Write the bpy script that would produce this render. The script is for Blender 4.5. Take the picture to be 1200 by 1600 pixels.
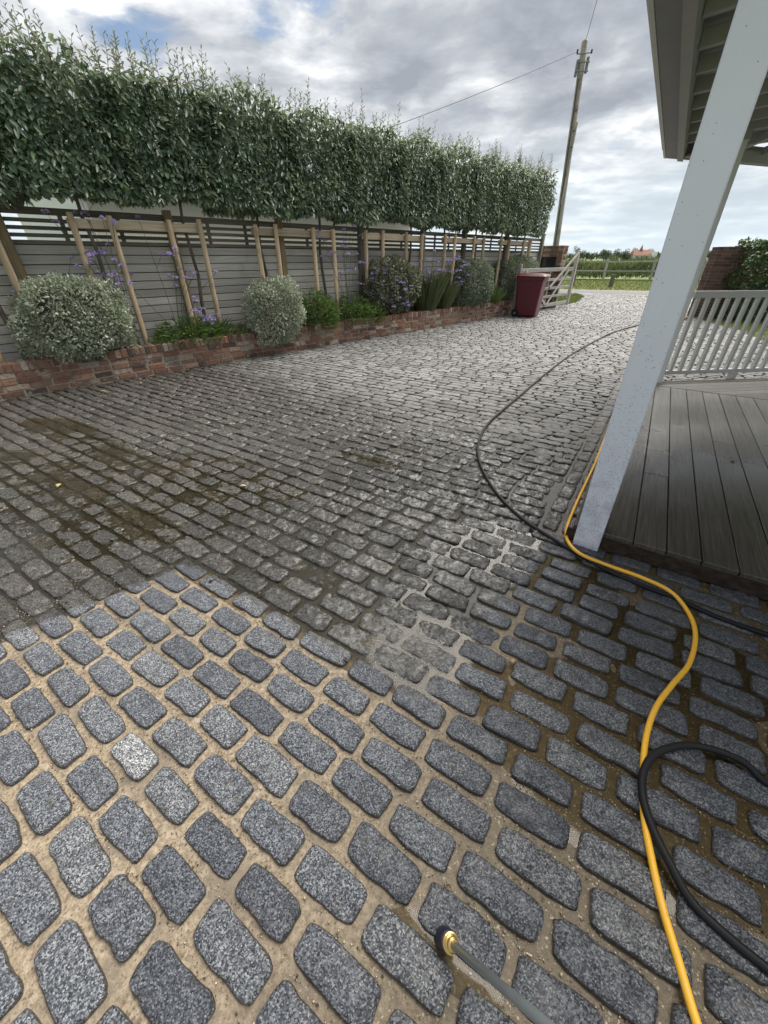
import bpy, math, random
import numpy as np
from mathutils import Vector, Matrix, Euler
R = math.radians
random.seed(7); rng = np.random.default_rng(7)
scene = bpy.context.scene
for o in list(bpy.data.objects): bpy.data.objects.remove(o)
COL = scene.collection

# ------------------------------------------------------------------ camera
cam_d = bpy.data.cameras.new('camera'); cam = bpy.data.objects.new('camera', cam_d); COL.objects.link(cam)
cam.location = (0, 0, 1.4); cam.rotation_euler = (R(90 - 33.27), 0, 0)
cam_d.sensor_fit = 'VERTICAL'; cam_d.sensor_height = 36.0; cam_d.lens = 605 / 1600 * 36
cam_d.clip_start = 0.02; cam_d.clip_end = 5000
scene.camera = cam
# ------------------------------------------------------------------ light
SUN_AZ, SUN_EL = 48, 54            # clockwise from +Y, degrees
w = bpy.data.worlds.new('World'); scene.world = w; w.use_nodes = True
sun_d = bpy.data.lights.new('sun', 'SUN'); sun = bpy.data.objects.new('sun', sun_d); COL.objects.link(sun)
sun_d.energy = 4.2; sun_d.angle = R(60); sun_d.color = (1.0, 0.95, 0.88)
sv = Vector((math.sin(R(SUN_AZ)) * math.cos(R(SUN_EL)), math.cos(R(SUN_AZ)) * math.cos(R(SUN_EL)), math.sin(R(SUN_EL))))
sun.rotation_euler = (-sv).to_track_quat('-Z', 'Y').to_euler(); sun.location = sv * 50
vs = scene.view_settings
vs.view_transform = 'Standard'; vs.look = 'None'; vs.exposure = 0.80; vs.gamma = 1.0; vs.use_curve_mapping = False


# ------------------------------------------------------------------ node helper
class NT:
    def __init__(s, tree): s.t = tree; s.n = tree.nodes; s.l = tree.links
    def set(s, node, key, v):
        i = node.inputs[key]
        if isinstance(v, bpy.types.NodeSocket): s.l.new(v, i)
        elif v is not None:
            if isinstance(v, (tuple, list)) and len(v) == 3 and i.type == 'RGBA': v = (*v, 1)
            i.default_value = v
    def node(s, typ, ins=None, **props):
        nd = s.n.new(typ)
        for k, v in props.items(): setattr(nd, k, v)
        for k, v in (ins or {}).items(): s.set(nd, k, v)
        return nd
    def math(s, op, a, b=None, c=None, clamp=False):
        nd = s.n.new('ShaderNodeMath'); nd.operation = op; nd.use_clamp = clamp
        for i, v in enumerate((a, b, c)):
            if v is not None: s.set(nd, i, v)
        return nd.outputs[0]
    def vmath(s, op, a, b=None):
        nd = s.n.new('ShaderNodeVectorMath'); nd.operation = op
        s.set(nd, 0, a)
        if b is not None:
            if op == 'SCALE': s.set(nd, 3, b)
            else: s.set(nd, 1, b)
        return nd.outputs['Value'] if op in ('DOT_PRODUCT', 'LENGTH') else nd.outputs[0]
    def smooth(s, v, lo, hi, a=0.0, b=1.0):
        nd = s.n.new('ShaderNodeMapRange'); nd.interpolation_type = 'SMOOTHSTEP'
        for k, x in zip(range(5), (v, lo, hi, a, b)): s.set(nd, k, x)
        return nd.outputs[0]
    def lin(s, v, lo, hi, a=0.0, b=1.0):
        nd = s.n.new('ShaderNodeMapRange')
        for k, x in zip(range(5), (v, lo, hi, a, b)): s.set(nd, k, x)
        return nd.outputs[0]
    def noise(s, vec, scale, detail=3, rough=0.55, col=False, dist=0.0):
        nd = s.node('ShaderNodeTexNoise', {'Vector': vec, 'Scale': scale, 'Detail': detail, 'Roughness': rough, 'Distortion': dist})
        return nd.outputs['Color' if col else 'Fac']
    def voro(s, vec, scale, feature='F1', out='Distance'):
        return s.node('ShaderNodeTexVoronoi', {'Vector': vec, 'Scale': scale}, feature=feature).outputs[out]
    def mix(s, f, a, b, mode='MIX'):
        nd = s.n.new('ShaderNodeMix'); nd.data_type = 'RGBA'; nd.blend_type = mode
        s.set(nd, 0, f); s.set(nd, 6, a); s.set(nd, 7, b)
        return nd.outputs[2]
    def ramp(s, f, stops, interp='LINEAR'):
        nd = s.n.new('ShaderNodeValToRGB'); s.set(nd, 0, f); cr = nd.color_ramp; cr.interpolation = interp
        while len(cr.elements) < len(stops): cr.elements.new(0.5)
        for e, (p, c) in zip(cr.elements, stops): e.position = p; e.color = (*c, 1) if len(c) == 3 else c
        return nd.outputs[0]
    def bump(s, h, strength=0.5, dist=0.01, normal=None):
        nd = s.node('ShaderNodeBump', {'Height': h, 'Strength': strength, 'Distance': dist})
        if normal: s.set(nd, 'Normal', normal)
        return nd.outputs[0]
    def pos(s): return s.n.new('ShaderNodeNewGeometry').outputs['Position']
    def obj(s): return s.n.new('ShaderNodeTexCoord').outputs['Object']
    def rnd(s):   # per object + per mesh island
        a = s.n.new('ShaderNodeObjectInfo').outputs['Random']; b = s.n.new('ShaderNodeNewGeometry').outputs['Random Per Island']
        return s.math('FRACT', s.math('ADD', a, b))


def material(name, build, disp=False):
    m = bpy.data.materials.new(name); m.use_nodes = True
    t = NT(m.node_tree); m.node_tree.nodes.clear()
    out = t.n.new('ShaderNodeOutputMaterial')
    sh = build(t); m.node_tree.links.new(sh, out.inputs['Surface'])
    return m


def pbsdf(t, col, rough=0.5, normal=None, spec=0.5, metal=0.0, **kw):
    nd = t.node('ShaderNodeBsdfPrincipled', {'Base Color': col, 'Roughness': rough, 'Specular IOR Level': spec, 'Metallic': metal})
    if normal is not None: t.set(nd, 'Normal', normal)
    for k, v in kw.items(): t.set(nd, k, v)
    return nd.outputs[0]


# ------------------------------------------------------------------ sky
def build_world():
    t = NT(w.node_tree); t.n.clear()
    out = t.n.new('ShaderNodeOutputWorld')
    sky = t.n.new('ShaderNodeTexSky'); sky.sky_type = 'NISHITA'; sky.sun_disc = False
    sky.sun_elevation = R(SUN_EL); sky.sun_rotation = R(SUN_AZ); sky.air_density = 1.0; sky.dust_density = 1.5
    bg1 = t.node('ShaderNodeBackground', {'Color': sky.outputs[0], 'Strength': 0.075})
    d = t.n.new('ShaderNodeTexCoord').outputs['Generated']
    z = t.node('ShaderNodeSeparateXYZ', {0: d}).outputs[2]
    zz = t.math('ADD', t.math('MAXIMUM', z, 0.0), 0.13)
    flat = t.vmath('DIVIDE', d, t.node('ShaderNodeCombineXYZ', {0: zz, 1: zz, 2: 1.0}).outputs[0])
    flat = t.vmath('MULTIPLY', flat, (1.0, 1.0, 0.35))
    warp = t.vmath('SCALE', t.vmath('SUBTRACT', t.noise(flat, 1.1, 3, 0.5, col=True), (0.5, 0.5, 0.5)), 0.35)
    p = t.vmath('ADD', flat, warp)
    p = t.vmath('ADD', p, (7.9, 4.2, 2.4))
    big = t.noise(p, 0.75, 3, 0.5)
    med = t.noise(p, 1.9, 9, 0.56)
    dens = t.math('ADD', t.math('MULTIPLY', big, 0.5), t.math('MULTIPLY', med, 0.5))
    # the same field a little towards the sun: cheap self shading of the cloud
    p2 = t.vmath('ADD', p, (0.05, 0.19, 0.0))
    dens2 = t.math('ADD', t.math('MULTIPLY', t.noise(p2, 0.75, 3, 0.5), 0.5), t.math('MULTIPLY', t.noise(p2, 1.9, 9, 0.56), 0.5))
    cover = t.smooth(dens, 0.365, 0.43)
    thick = t.smooth(dens, 0.43, 0.58)
    rim = t.lin(t.math('SUBTRACT', dens, dens2), -0.10, 0.10)
    shade = t.math('ADD', t.math('MULTIPLY', thick, -0.62), t.math('MULTIPLY', rim, 1.0))
    shade = t.math('ADD', shade, 0.20, clamp=True)
    ccol = t.ramp(shade, [(0.0, (0.225, 0.245, 0.28)), (0.35, (0.315, 0.335, 0.365)), (0.62, (0.46, 0.475, 0.495)), (1.0, (0.76, 0.76, 0.755))])
    hz = t.smooth(z, 0.0, 0.24, 0.75, 0.0)
    ccol = t.mix(hz, ccol, (0.50, 0.575, 0.62))
    bg2 = t.node('ShaderNodeBackground', {'Color': ccol, 'Strength': 1.0})
    cov = t.math('MAXIMUM', cover, t.math('MULTIPLY', hz, 1.0))
    mx = t.node('ShaderNodeMixShader', {0: cov, 1: bg1.outputs[0], 2: bg2.outputs[0]})
    t.l.new(mx.outputs[0], out.inputs['Surface'])
build_world()

# ------------------------------------------------------------------ frames of reference
CA = R(-33.0); CX = np.array([math.cos(CA), math.sin(CA)]); CP = np.array([-math.sin(CA), math.cos(CA)])      # sett courses: along, across
DU = np.array([0.848, -0.530]); DW = np.array([0.530, 0.848])                                                # deck: across, along boards
WD = np.array([0.7071, 0.7071]); WN = np.array([0.7071, -0.7071])                                            # garden wall: along, outwards
def sw(s, o, z=0.0): p = WD * s + WN * o; return (float(p[0]), float(p[1]), z)
def uw(u, v, z=0.0): p = DU * u + DW * v; return (float(p[0]), float(p[1]), z)
A45 = R(45); ADK = math.atan2(DU[1], DU[0])


# ------------------------------------------------------------------ smooth value noise for geometry
_tab = rng.random((64, 64, 64))
def vnoise(p):
    p = np.asarray(p, float); i = np.floor(p).astype(int); f = p - i; f = f * f * (3 - 2 * f)
    def T(a, b, c): return _tab[(i[..., 0] + a) % 64, (i[..., 1] + b) % 64, (i[..., 2] + c) % 64]
    fx, fy, fz = f[..., 0], f[..., 1], f[..., 2]
    l = lambda a, b, t: a + (b - a) * t
    return l(l(l(T(0,0,0), T(1,0,0), fx), l(T(0,1,0), T(1,1,0), fx), fy), l(l(T(0,0,1), T(1,0,1), fx), l(T(0,1,1), T(1,1,1), fx), fy), fz) - 0.5
def n2(x, y, sc, seed=0.0):
    x = np.asarray(x, float); return vnoise(np.stack([x * sc + seed * 7.3 + 100, np.asarray(y, float) * sc + seed * 3.1 + 100, np.full_like(x, seed + 0.37)], -1))
def sstep(v, a, b): t = np.clip((v - a) / (b - a), 0, 1); return t * t * (3 - 2 * t)


# ------------------------------------------------------------------ mesh building
class MB:
    def __init__(s): s.v = []; s.f = []
    def add(s, verts, faces):
        k = len(s.v); s.v += [tuple(map(float, p)) for p in verts]; s.f += [tuple(i + k for i in q) for q in faces]; return s
    def box(s, c, size, rz=0.0, bev=0.0, M=None):
        x, y, z = size[0] / 2, size[1] / 2, size[2] / 2
        if bev > 0:
            b = min(bev, x * .9, y * .9, z * .9); vs_ = []; idx = {}
            for sx in (-1, 1):
                for sy in (-1, 1):
                    for sz in (-1, 1):
                        for ax in range(3):
                            q = [sx * (x - b), sy * (y - b), sz * (z - b)]; q[ax] = (sx * x, sy * y, sz * z)[ax]
                            idx[(sx, sy, sz, ax)] = len(vs_); vs_.append(q)
            fs = []
            for ax in range(3):
                o1, o2 = [(1, 2), (2, 0), (0, 1)][ax]
                for sg in (-1, 1):
                    q = []
                    for a, b2 in ((-1, -1), (1, -1), (1, 1), (-1, 1)):
                        k = [0, 0, 0]; k[ax] = sg; k[o1] = a; k[o2] = b2; q.append(idx[(*k, ax)])
                    fs.append(q if sg > 0 else q[::-1])
            for ax in range(3):       # edges along ax
                o1, o2 = [(1, 2), (2, 0), (0, 1)][ax]
                for a in (-1, 1):
                    for b2 in (-1, 1):
                        k0 = [0, 0, 0]; k1 = [0, 0, 0]; k0[ax] = -1; k1[ax] = 1
                        for k in (k0, k1): k[o1] = a; k[o2] = b2
                        q = [idx[(*k0, o1)], idx[(*k1, o1)], idx[(*k1, o2)], idx[(*k0, o2)]]
                        fs.append(q if a * b2 < 0 else q[::-1])
            for sx in (-1, 1):
                for sy in (-1, 1):
                    for sz in (-1, 1):
                        q = [idx[(sx, sy, sz, k)] for k in range(3)]
                        fs.append(q if sx * sy * sz > 0 else q[::-1])
        else:
            vs_ = [(sx * x, sy * y, sz * z) for sx in (-1, 1) for sy in (-1, 1) for sz in (-1, 1)]
            fs = [(0, 1, 3, 2), (4, 6, 7, 5), (0, 4, 5, 1), (2, 3, 7, 6), (0, 2, 6, 4), (1, 5, 7, 3)]
        ca, sa = math.cos(rz), math.sin(rz)
        if M is not None: vs_ = [tuple(M @ Vector(p)) for p in vs_]
        else: vs_ = [(c[0] + p[0] * ca - p[1] * sa, c[1] + p[0] * sa + p[1] * ca, c[2] + p[2]) for p in vs_]
        return s.add(vs_, fs)
    def bar(s, a, b, wd, ht, up=(0, 0, 1), bev=0.0):
        a, b = Vector(a), Vector(b); d = b - a; L = d.length; x = d.normalized(); y = Vector(up).cross(x)
        if y.length < 1e-4: y = Vector((0, 1, 0)).cross(x)
        y.normalize(); z = x.cross(y)
        M = Matrix.Translation((a + b) / 2) @ Matrix((x, y, z)).transposed().to_4x4()
        return s.box((0, 0, 0), (L, wd, ht), 0, bev, M)
    def tube(s, pts, rad, n=8, caps=True):
        pts = [Vector(p) for p in pts]; m = len(pts)
        rad = rad if hasattr(rad, '__len__') else [rad] * m
        vs_, fs = [], []; ref = None
        for i, p in enumerate(pts):
            t = (pts[min(i + 1, m - 1)] - pts[max(i - 1, 0)]).normalized()
            if ref is None: ref = t.orthogonal().normalized()
            u = (ref - t * ref.dot(t))
            u = u.normalized() if u.length > 1e-5 else t.orthogonal().normalized()
            ref = u; v = t.cross(u)
            for k in range(n):
                a = 2 * math.pi * k / n; vs_.append(p + (u * math.cos(a) + v * math.sin(a)) * rad[i])
        for i in range(m - 1):
            for k in range(n): fs.append((i * n + k, i * n + (k + 1) % n, (i + 1) * n + (k + 1) % n, (i + 1) * n + k))
        if caps: fs.append(tuple(range(n - 1, -1, -1))); fs.append(tuple((m - 1) * n + k for k in range(n)))
        return s.add(vs_, fs)
    def prism(s, poly, z0, z1):
        n = len(poly); zz = lambda z, i: z[i] if hasattr(z, '__len__') else z
        vs_ = [(p[0], p[1], zz(z0, i)) for i, p in enumerate(poly)] + [(p[0], p[1], zz(z1, i)) for i, p in enumerate(poly)]
        fs = [tuple(range(n - 1, -1, -1)), tuple(range(n, 2 * n))] + [(i, (i + 1) % n, n + (i + 1) % n, n + i) for i in range(n)]
        return s.add(vs_, fs)
    def lathe(s, prof, org, axis, n=16):
        org = Vector(org); ax = Vector(axis).normalized(); u = ax.orthogonal().normalized(); v = ax.cross(u); vs_, fs = [], []
        for (r, h) in prof:
            for k in range(n):
                a = 2 * math.pi * k / n; vs_.append(org + ax * h + (u * math.cos(a) + v * math.sin(a)) * r)
        for i in range(len(prof) - 1):
            for k in range(n): fs.append((i * n + k, i * n + (k + 1) % n, (i + 1) * n + (k + 1) % n, (i + 1) * n + k))
        fs.append(tuple(range(n - 1, -1, -1))); fs.append(tuple((len(prof) - 1) * n + k for k in range(n)))
        return s.add(vs_, fs)
    def mesh(s, name, mat, smooth=False, org=(0, 0, 0)):
        me = bpy.data.meshes.new(name)
        me.from_pydata([(p[0] - org[0], p[1] - org[1], p[2] - org[2]) for p in s.v], [], s.f)
        if mat: me.materials.append(mat)
        if smooth: me.polygons.foreach_set('use_smooth', [True] * len(me.polygons))
        me.update(); return me


def np_mesh(name, V, F, mat, smooth=False):
    """V (n,3) array, F (m,k) array of equal-size faces"""
    me = bpy.data.meshes.new(name); V = np.ascontiguousarray(V, np.float32); F = np.ascontiguousarray(F, np.int32)
    me.vertices.add(len(V)); me.vertices.foreach_set('co', V.ravel())
    me.loops.add(F.size); me.loops.foreach_set('vertex_index', F.ravel())
    me.polygons.add(len(F)); me.polygons.foreach_set('loop_start', np.arange(0, F.size, F.shape[1], dtype=np.int32))
    if smooth: me.polygons.foreach_set('use_smooth', np.ones(len(F), bool))
    if mat: me.materials.append(mat)
    me.update(calc_edges=True); me.validate(); return me


def link(name, me, parent=None, loc=(0, 0, 0), rot=(0, 0, 0), scale=(1, 1, 1)):
    """loc in world space; parents are unrotated empties or meshes"""
    o = bpy.data.objects.new(name, me); COL.objects.link(o)
    if parent is not None:
        o.parent = parent; b = WORLD[parent.name]
        o.location = (loc[0] - b[0], loc[1] - b[1], loc[2] - b[2])
    else: o.location = loc
    o.rotation_euler = rot; o.scale = scale; WORLD[o.name] = tuple(loc); return o
WORLD = {}
def thing(name, label, cat, base, group=None):
    o = link(name, None, None, base); o.empty_display_size = 0.2; return tag(o, label, cat, group)
def tag(o, label, cat, group=None):
    o['label'] = label; o['category'] = cat
    if group: o['group'] = group
    return o
def struct(o): o['kind'] = 'structure'; return o
def stuff(o): o['kind'] = 'stuff'; return o
def part(name, mb, mat, parent, smooth=False):
    b = WORLD[parent.name]; return link(name, mb.mesh(name, mat, smooth, b), parent, b)
def single(name, mb, mat, label, cat, base=(0, 0, 0), smooth=False, group=None):
    o = link(name, mb.mesh(name, mat, smooth, base), None, base); return tag(o, label, cat, group)


def leaf_cloud(P, D, N, L, Wd, fold=0.25, droop=0.0):
    """P points, D leaf directions, N leaf normals (n,3); L length, Wd width (n,). Two quads folded along the midrib."""
    n = len(P); D = D / np.linalg.norm(D, axis=1, keepdims=True)
    S = np.cross(D, N); S /= np.linalg.norm(S, axis=1, keepdims=True) + 1e-9
    U = np.cross(S, D); L = L[:, None]; Wd = Wd[:, None]
    up = U * Wd * fold
    V = np.stack([P, P + D * L * .32 + S * Wd * .46 + up, P + D * L * .70 + S * Wd * .38 + up * .8 - U * L * droop * .5, P + D * L - U * L * droop,
                  P + D * L * .70 - S * Wd * .38 + up * .8 - U * L * droop * .5, P + D * L * .32 - S * Wd * .46 + up], 1).reshape(-1, 3)
    k = np.arange(n)[:, None] * 6
    F = np.concatenate([k + np.array([[0, 1, 2, 3]]), k + np.array([[0, 3, 4, 5]])])
    return V, F
def rdir(n):
    v = rng.normal(size=(n, 3)); return v / np.linalg.norm(v, axis=1, keepdims=True)


# ================================================================== materials
def zones(t):
    """where the paving has been washed (clean), where silt lies brown and roof shade is painted on setts (mud), where it is dry and pale (dry)"""
    P = t.pos(); a = t.vmath('DOT_PRODUCT', P, (float(CX[0]), float(CX[1]), 0)); b = t.vmath('DOT_PRODUCT', P, (float(CP[0]), float(CP[1]), 0))
    nz = t.math('SUBTRACT', t.noise(P, 9.0, 4, 0.6), 0.5)
    b1 = t.math('ADD', b, t.math('MULTIPLY', nz, 0.10)); a1 = t.math('ADD', a, t.math('MULTIPLY', nz, 0.16))
    left = t.math('MULTIPLY', t.smooth(b1, 0.795, 0.745), t.smooth(t.math('SUBTRACT', a1, t.math('MULTIPLY', b, 0.31)), -2.03, -1.97))
    right = t.smooth(t.math('SUBTRACT', a1, t.math('MULTIPLY', b, 0.13)), -0.50, -0.40)
    right = t.math('MULTIPLY', right, t.smooth(b1, 2.6, 2.2))
    clean = t.math('MAXIMUM', left, right)
    big = t.math('SUBTRACT', t.noise(P, 1.7, 3, 0.55), 0.5)
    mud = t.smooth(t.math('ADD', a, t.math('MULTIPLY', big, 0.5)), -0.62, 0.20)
    dry = t.smooth(t.math('ADD', t.math('ADD', b, t.math('MULTIPLY', a, 0.15)), t.math('MULTIPLY', big, 1.3)), 2.35, 4.0)
    return P, a, b, clean, mud, dry


def m_sett(t):
    P, a, b, clean, mud, dry = zones(t); r = t.rnd()
    oc = t.n.new('ShaderNodeObjectInfo').outputs['Color']
    g1 = t.voro(P, 300, out='Color'); gv = t.node('ShaderNodeSeparateXYZ', {0: g1}).outputs[0]
    grain = t.math('ADD', t.math('MULTIPLY', gv, 0.80), t.math('MULTIPLY', t.noise(P, 260, 2, 0.7), 0.26))
    col_clean = t.ramp(grain, [(0.12, (0.015, 0.017, 0.022)), (0.34, (0.046, 0.051, 0.062)), (0.54, (0.108, 0.118, 0.138)), (0.76, (0.195, 0.209, 0.232)), (0.95, (0.37, 0.382, 0.40))])
    col_clean = t.mix(1.0, col_clean, t.ramp(r, [(0, (0.62, 0.63, 0.66)), (0.3, (0.86, 0.86, 0.87)), (0.7, (1.05, 1.05, 1.04)), (1, (1.32, 1.28, 1.20))]), 'MULTIPLY')
    patch = t.noise(P, 24, 6, 0.7)
    col_clean = t.mix(t.smooth(patch, 0.53, 0.66, 0, 0.60), col_clean, (0.034, 0.034, 0.037))
    col_clean = t.mix(t.smooth(t.noise(P, 13, 6, 0.72), 0.60, 0.70, 0, 0.45), col_clean, (0.24, 0.195, 0.14))       # dried sand on the stone
    col_clean = t.mix(1.0, col_clean, t.mix(mud, (1.04, 1.04, 1.04), (0.66, 0.66, 0.66)), 'MULTIPLY')  # roof shade painted into the setts across the damp mud zone
    moss = t.noise(P, 62, 6, 0.74, dist=0.8)  # grime mottle, with shade of the stone's cracks painted as dark flecks
    gsz = t.math('MULTIPLY', t.smooth(t.math('ADD', a, t.math('MULTIPLY', t.noise(P, 2.5, 3), 0.5)), -1.35, -0.45), t.smooth(b, 3.2, 2.2))
    dark_ = t.ramp(moss, [(0.37, (0.010, 0.009, 0.007)), (0.50, (0.048, 0.044, 0.038)), (0.64, (0.150, 0.142, 0.130))])
    silt_ = t.ramp(moss, [(0.36, (0.032, 0.031, 0.029)), (0.48, (0.125, 0.123, 0.117)), (0.64, (0.26, 0.256, 0.245))])
    col_dirty = t.mix(gsz, dark_, silt_)
    col_dirty = t.mix(t.math('MULTIPLY', t.smooth(grain, 0.45, 0.85), 0.40), col_dirty, (0.21, 0.205, 0.19))
    col_dirty = t.mix(1.0, col_dirty, t.ramp(r, [(0, (0.66, 0.66, 0.64)), (1, (1.32, 1.3, 1.26))]), 'MULTIPLY')
    dn = t.noise(P, 26, 6, 0.72)
    col_dry = t.ramp(dn, [(0.34, (0.135, 0.132, 0.124)), (0.5, (0.215, 0.212, 0.205)), (0.66, (0.30, 0.298, 0.292))])
    col_dry = t.mix(1.0, col_dry, t.ramp(r, [(0, (0.66, 0.64, 0.60)), (0.6, (1.0, 1.0, 1.0)), (1, (1.25, 1.24, 1.22))]), 'MULTIPLY')
    c = t.mix(dry, col_dirty, col_dry); c = t.mix(clean, c, col_clean)
    c = t.mix(1.0, c, oc, 'MULTIPLY')
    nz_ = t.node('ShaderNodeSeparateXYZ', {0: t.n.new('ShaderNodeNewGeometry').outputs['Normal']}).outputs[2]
    c = t.mix(t.smooth(nz_, 0.80, 0.45, 0, 0.8), c, (0.030, 0.025, 0.018))          # contact shade painted dark on the sides to outline each sett
    rough = t.mix(clean, t.mix(dry, t.mix(gsz, (0.10,) * 3, (0.20,) * 3), (0.50,) * 3), (0.34,) * 3)
    rough = t.math('ADD', rough, t.math('MULTIPLY', t.math('SUBTRACT', moss, 0.5), 0.35), clamp=True)
    cleft = t.noise(t.vmath('MULTIPLY', P, (1.0, 1.7, 1.0)), 42, 6, 0.66, dist=0.9)
    h = t.math('ADD', t.math('MULTIPLY', cleft, t.math('SUBTRACT', 1.0, t.math('MULTIPLY', clean, 0.70))), t.math('MULTIPLY', t.noise(P, 190, 3, 0.6), 0.30))
    wet = t.math('MULTIPLY', t.math('SUBTRACT', 1.0, dry), t.math('SUBTRACT', 1.0, t.math('MULTIPLY', clean, t.math('SUBTRACT', 0.75, t.math('MULTIPLY', mud, 0.45)))))
    film = t.math('MULTIPLY', wet, t.smooth(t.noise(P, 16, 4, 0.6), 0.36, 0.60))         # thin film of water lying on the stone
    soft = t.bump(t.math('ADD', t.noise(P, 22, 3, 0.5), t.math('MULTIPLY', cleft, 0.35)), 0.8, 0.008)
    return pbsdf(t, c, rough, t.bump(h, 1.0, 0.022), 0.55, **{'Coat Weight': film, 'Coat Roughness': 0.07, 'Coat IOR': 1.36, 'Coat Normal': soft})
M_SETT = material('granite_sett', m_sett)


def m_joint(t):
    P, a, b, clean, mud, dry = zones(t)
    n = t.noise(P, 60, 5, 0.7); peb = t.voro(P, 240, out='Color'); pv = t.node('ShaderNodeSeparateXYZ', {0: peb}).outputs[0]
    sand = t.ramp(n, [(0.34, (0.17, 0.128, 0.082)), (0.5, (0.31, 0.245, 0.165)), (0.66, (0.43, 0.355, 0.26))])
    sand = t.mix(t.smooth(pv, 0.84, 0.95, 0, 0.7), sand, (0.09, 0.062, 0.042))
    sand = t.mix(t.smooth(t.noise(P, 5.5, 4, 0.65), 0.47, 0.66, 0, 0.85), sand, (0.185, 0.152, 0.110))
    brown = t.ramp(n, [(0.2, (0.045, 0.031, 0.013)), (0.55, (0.105, 0.075, 0.036)), (0.85, (0.20, 0.155, 0.09))])
    brown = t.mix(t.smooth(pv, 0.93, 0.98, 0, 0.8), brown, (0.40, 0.34, 0.25))
    mudd = t.ramp(n, [(0.3, (0.012, 0.010, 0.006)), (0.6, (0.030, 0.026, 0.016)), (0.9, (0.09, 0.08, 0.06))])
    silt = t.mix(t.math('MULTIPLY', n, 0.4), (0.032, 0.031, 0.028), (0.085, 0.083, 0.076))
    # grey silt washed over the gap between the two washed strips
    gs = t.math('MULTIPLY', t.smooth(a, -1.25, -0.75), t.smooth(b, 2.5, 1.7))
    mudd = t.mix(gs, mudd, silt)
    mudd = t.mix(dry, mudd, t.mix(n, (0.10, 0.094, 0.082), (0.27, 0.255, 0.225)))
    cl = t.mix(mud, sand, brown)
    c = t.mix(clean, mudd, cl)
    rough = t.mix(clean, t.mix(dry, (0.3,) * 3, (0.8,) * 3), t.mix(mud, (0.62,) * 3, (0.34,) * 3))
    h = t.math('ADD', n, t.math('MULTIPLY', pv, 0.5))
    return pbsdf(t, c, rough, t.bump(h, 0.55, 0.006), 0.5)
M_JOINT = material('joint_sand', m_joint)


def m_water(t):
    fr = t.node('ShaderNodeFresnel', {'IOR': 1.34}).outputs[0]
    P = t.pos(); nm = t.bump(t.noise(P, 14, 2, 0.5), 0.035, 0.01)
    gl = t.node('ShaderNodeBsdfGlossy', {'Color': (1, 1, 1, 1), 'Roughness': 0.09, 'Normal': nm}).outputs[0]
    tr = t.node('ShaderNodeBsdfTransparent', {'Color': (0.80, 0.76, 0.66, 1)}).outputs[0]
    df = t.node('ShaderNodeBsdfDiffuse', {'Color': (0.075, 0.066, 0.040, 1)}).outputs[0]
    body = t.node('ShaderNodeMixShader', {0: 0.08, 1: tr, 2: df}).outputs[0]
    return t.node('ShaderNodeMixShader', {0: fr, 1: body, 2: gl}).outputs[0]
M_WATER = material('puddle_water', m_water)


def m_brick(t):
    r = t.rnd(); P = t.pos()
    base = t.ramp(r, [(0.0, (0.075, 0.052, 0.042)), (0.18, (0.15, 0.078, 0.055)), (0.42, (0.235, 0.118, 0.078)), (0.62, (0.20, 0.138, 0.095)), (0.80, (0.30, 0.140, 0.088)), (0.92, (0.42, 0.34, 0.265)), (1.0, (0.17, 0.145, 0.115))])
    n = t.noise(P, 30, 5, 0.7)
    c = t.mix(t.smooth(n, 0.46, 0.66, 0, 0.6), base, (0.070, 0.056, 0.044))
    c = t.mix(t.smooth(t.noise(P, 7, 6, 0.75), 0.55, 0.68, 0, 0.7), c, (0.42, 0.39, 0.34))
    z = t.node('ShaderNodeSeparateXYZ', {0: P}).outputs[2]
    return pbsdf(t, c, 0.78, t.bump(t.math('ADD', n, t.noise(P, 140, 2)), 0.6, 0.006), 0.35)
M_BRICK = material('old_brick', m_brick)
def m_brick_dark(t):
    r = t.rnd(); P = t.pos(); n = t.noise(P, 30, 5, 0.7)
    c = t.ramp(r, [(0.0, (0.070, 0.048, 0.040)), (0.4, (0.125, 0.072, 0.055)), (0.7, (0.165, 0.088, 0.064)), (1.0, (0.115, 0.085, 0.07))])
    c = t.mix(t.smooth(n, 0.4, 0.75, 0, 0.6), c, (0.05, 0.043, 0.036))
    return pbsdf(t, c, 0.85, t.bump(n, 0.5, 0.006), 0.3)
M_BRICKD = material('dark_brick', m_brick_dark)
def m_mortar(t):
    P = t.pos(); n = t.noise(P, 40, 5, 0.7)
    return pbsdf(t, t.ramp(n, [(0.25, (0.14, 0.118, 0.092)), (0.75, (0.42, 0.385, 0.325))]), 0.9, t.bump(n, 0.6, 0.006), 0.3)
M_MORTAR = material('lime_mortar', m_mortar)


def wood(name, cols, axis_scale=(3, 60, 60), rough=0.75, rv=0.25, bump=0.25, stain=None, spec=0.35):
    def f(t):
        r = t.rnd(); O = t.obj(); off = t.node('ShaderNodeCombineXYZ', {0: t.math('MULTIPLY', r, 37.0), 1: t.math('MULTIPLY', r, 91.0), 2: 0.0}).outputs[0]
        V = t.vmath('ADD', t.vmath('MULTIPLY', O, axis_scale), off)
        g = t.noise(V, 1.0, 5, 0.65, dist=0.4)
        c = t.ramp(g, [(0.28, cols[0]), (0.5, cols[1]), (0.74, cols[2])])
        c = t.mix(1.0, c, t.ramp(r, [(0, (1 - rv,) * 3), (1, (1 + rv,) * 3)]), 'MULTIPLY')
        if stain: c = t.mix(t.smooth(t.noise(t.pos(), 3.2, 4, 0.6), 0.5, 0.7, 0, 0.6), c, stain)
        return pbsdf(t, c, rough, t.bump(g, bump, 0.004), spec)
    return material(name, f)
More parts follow.
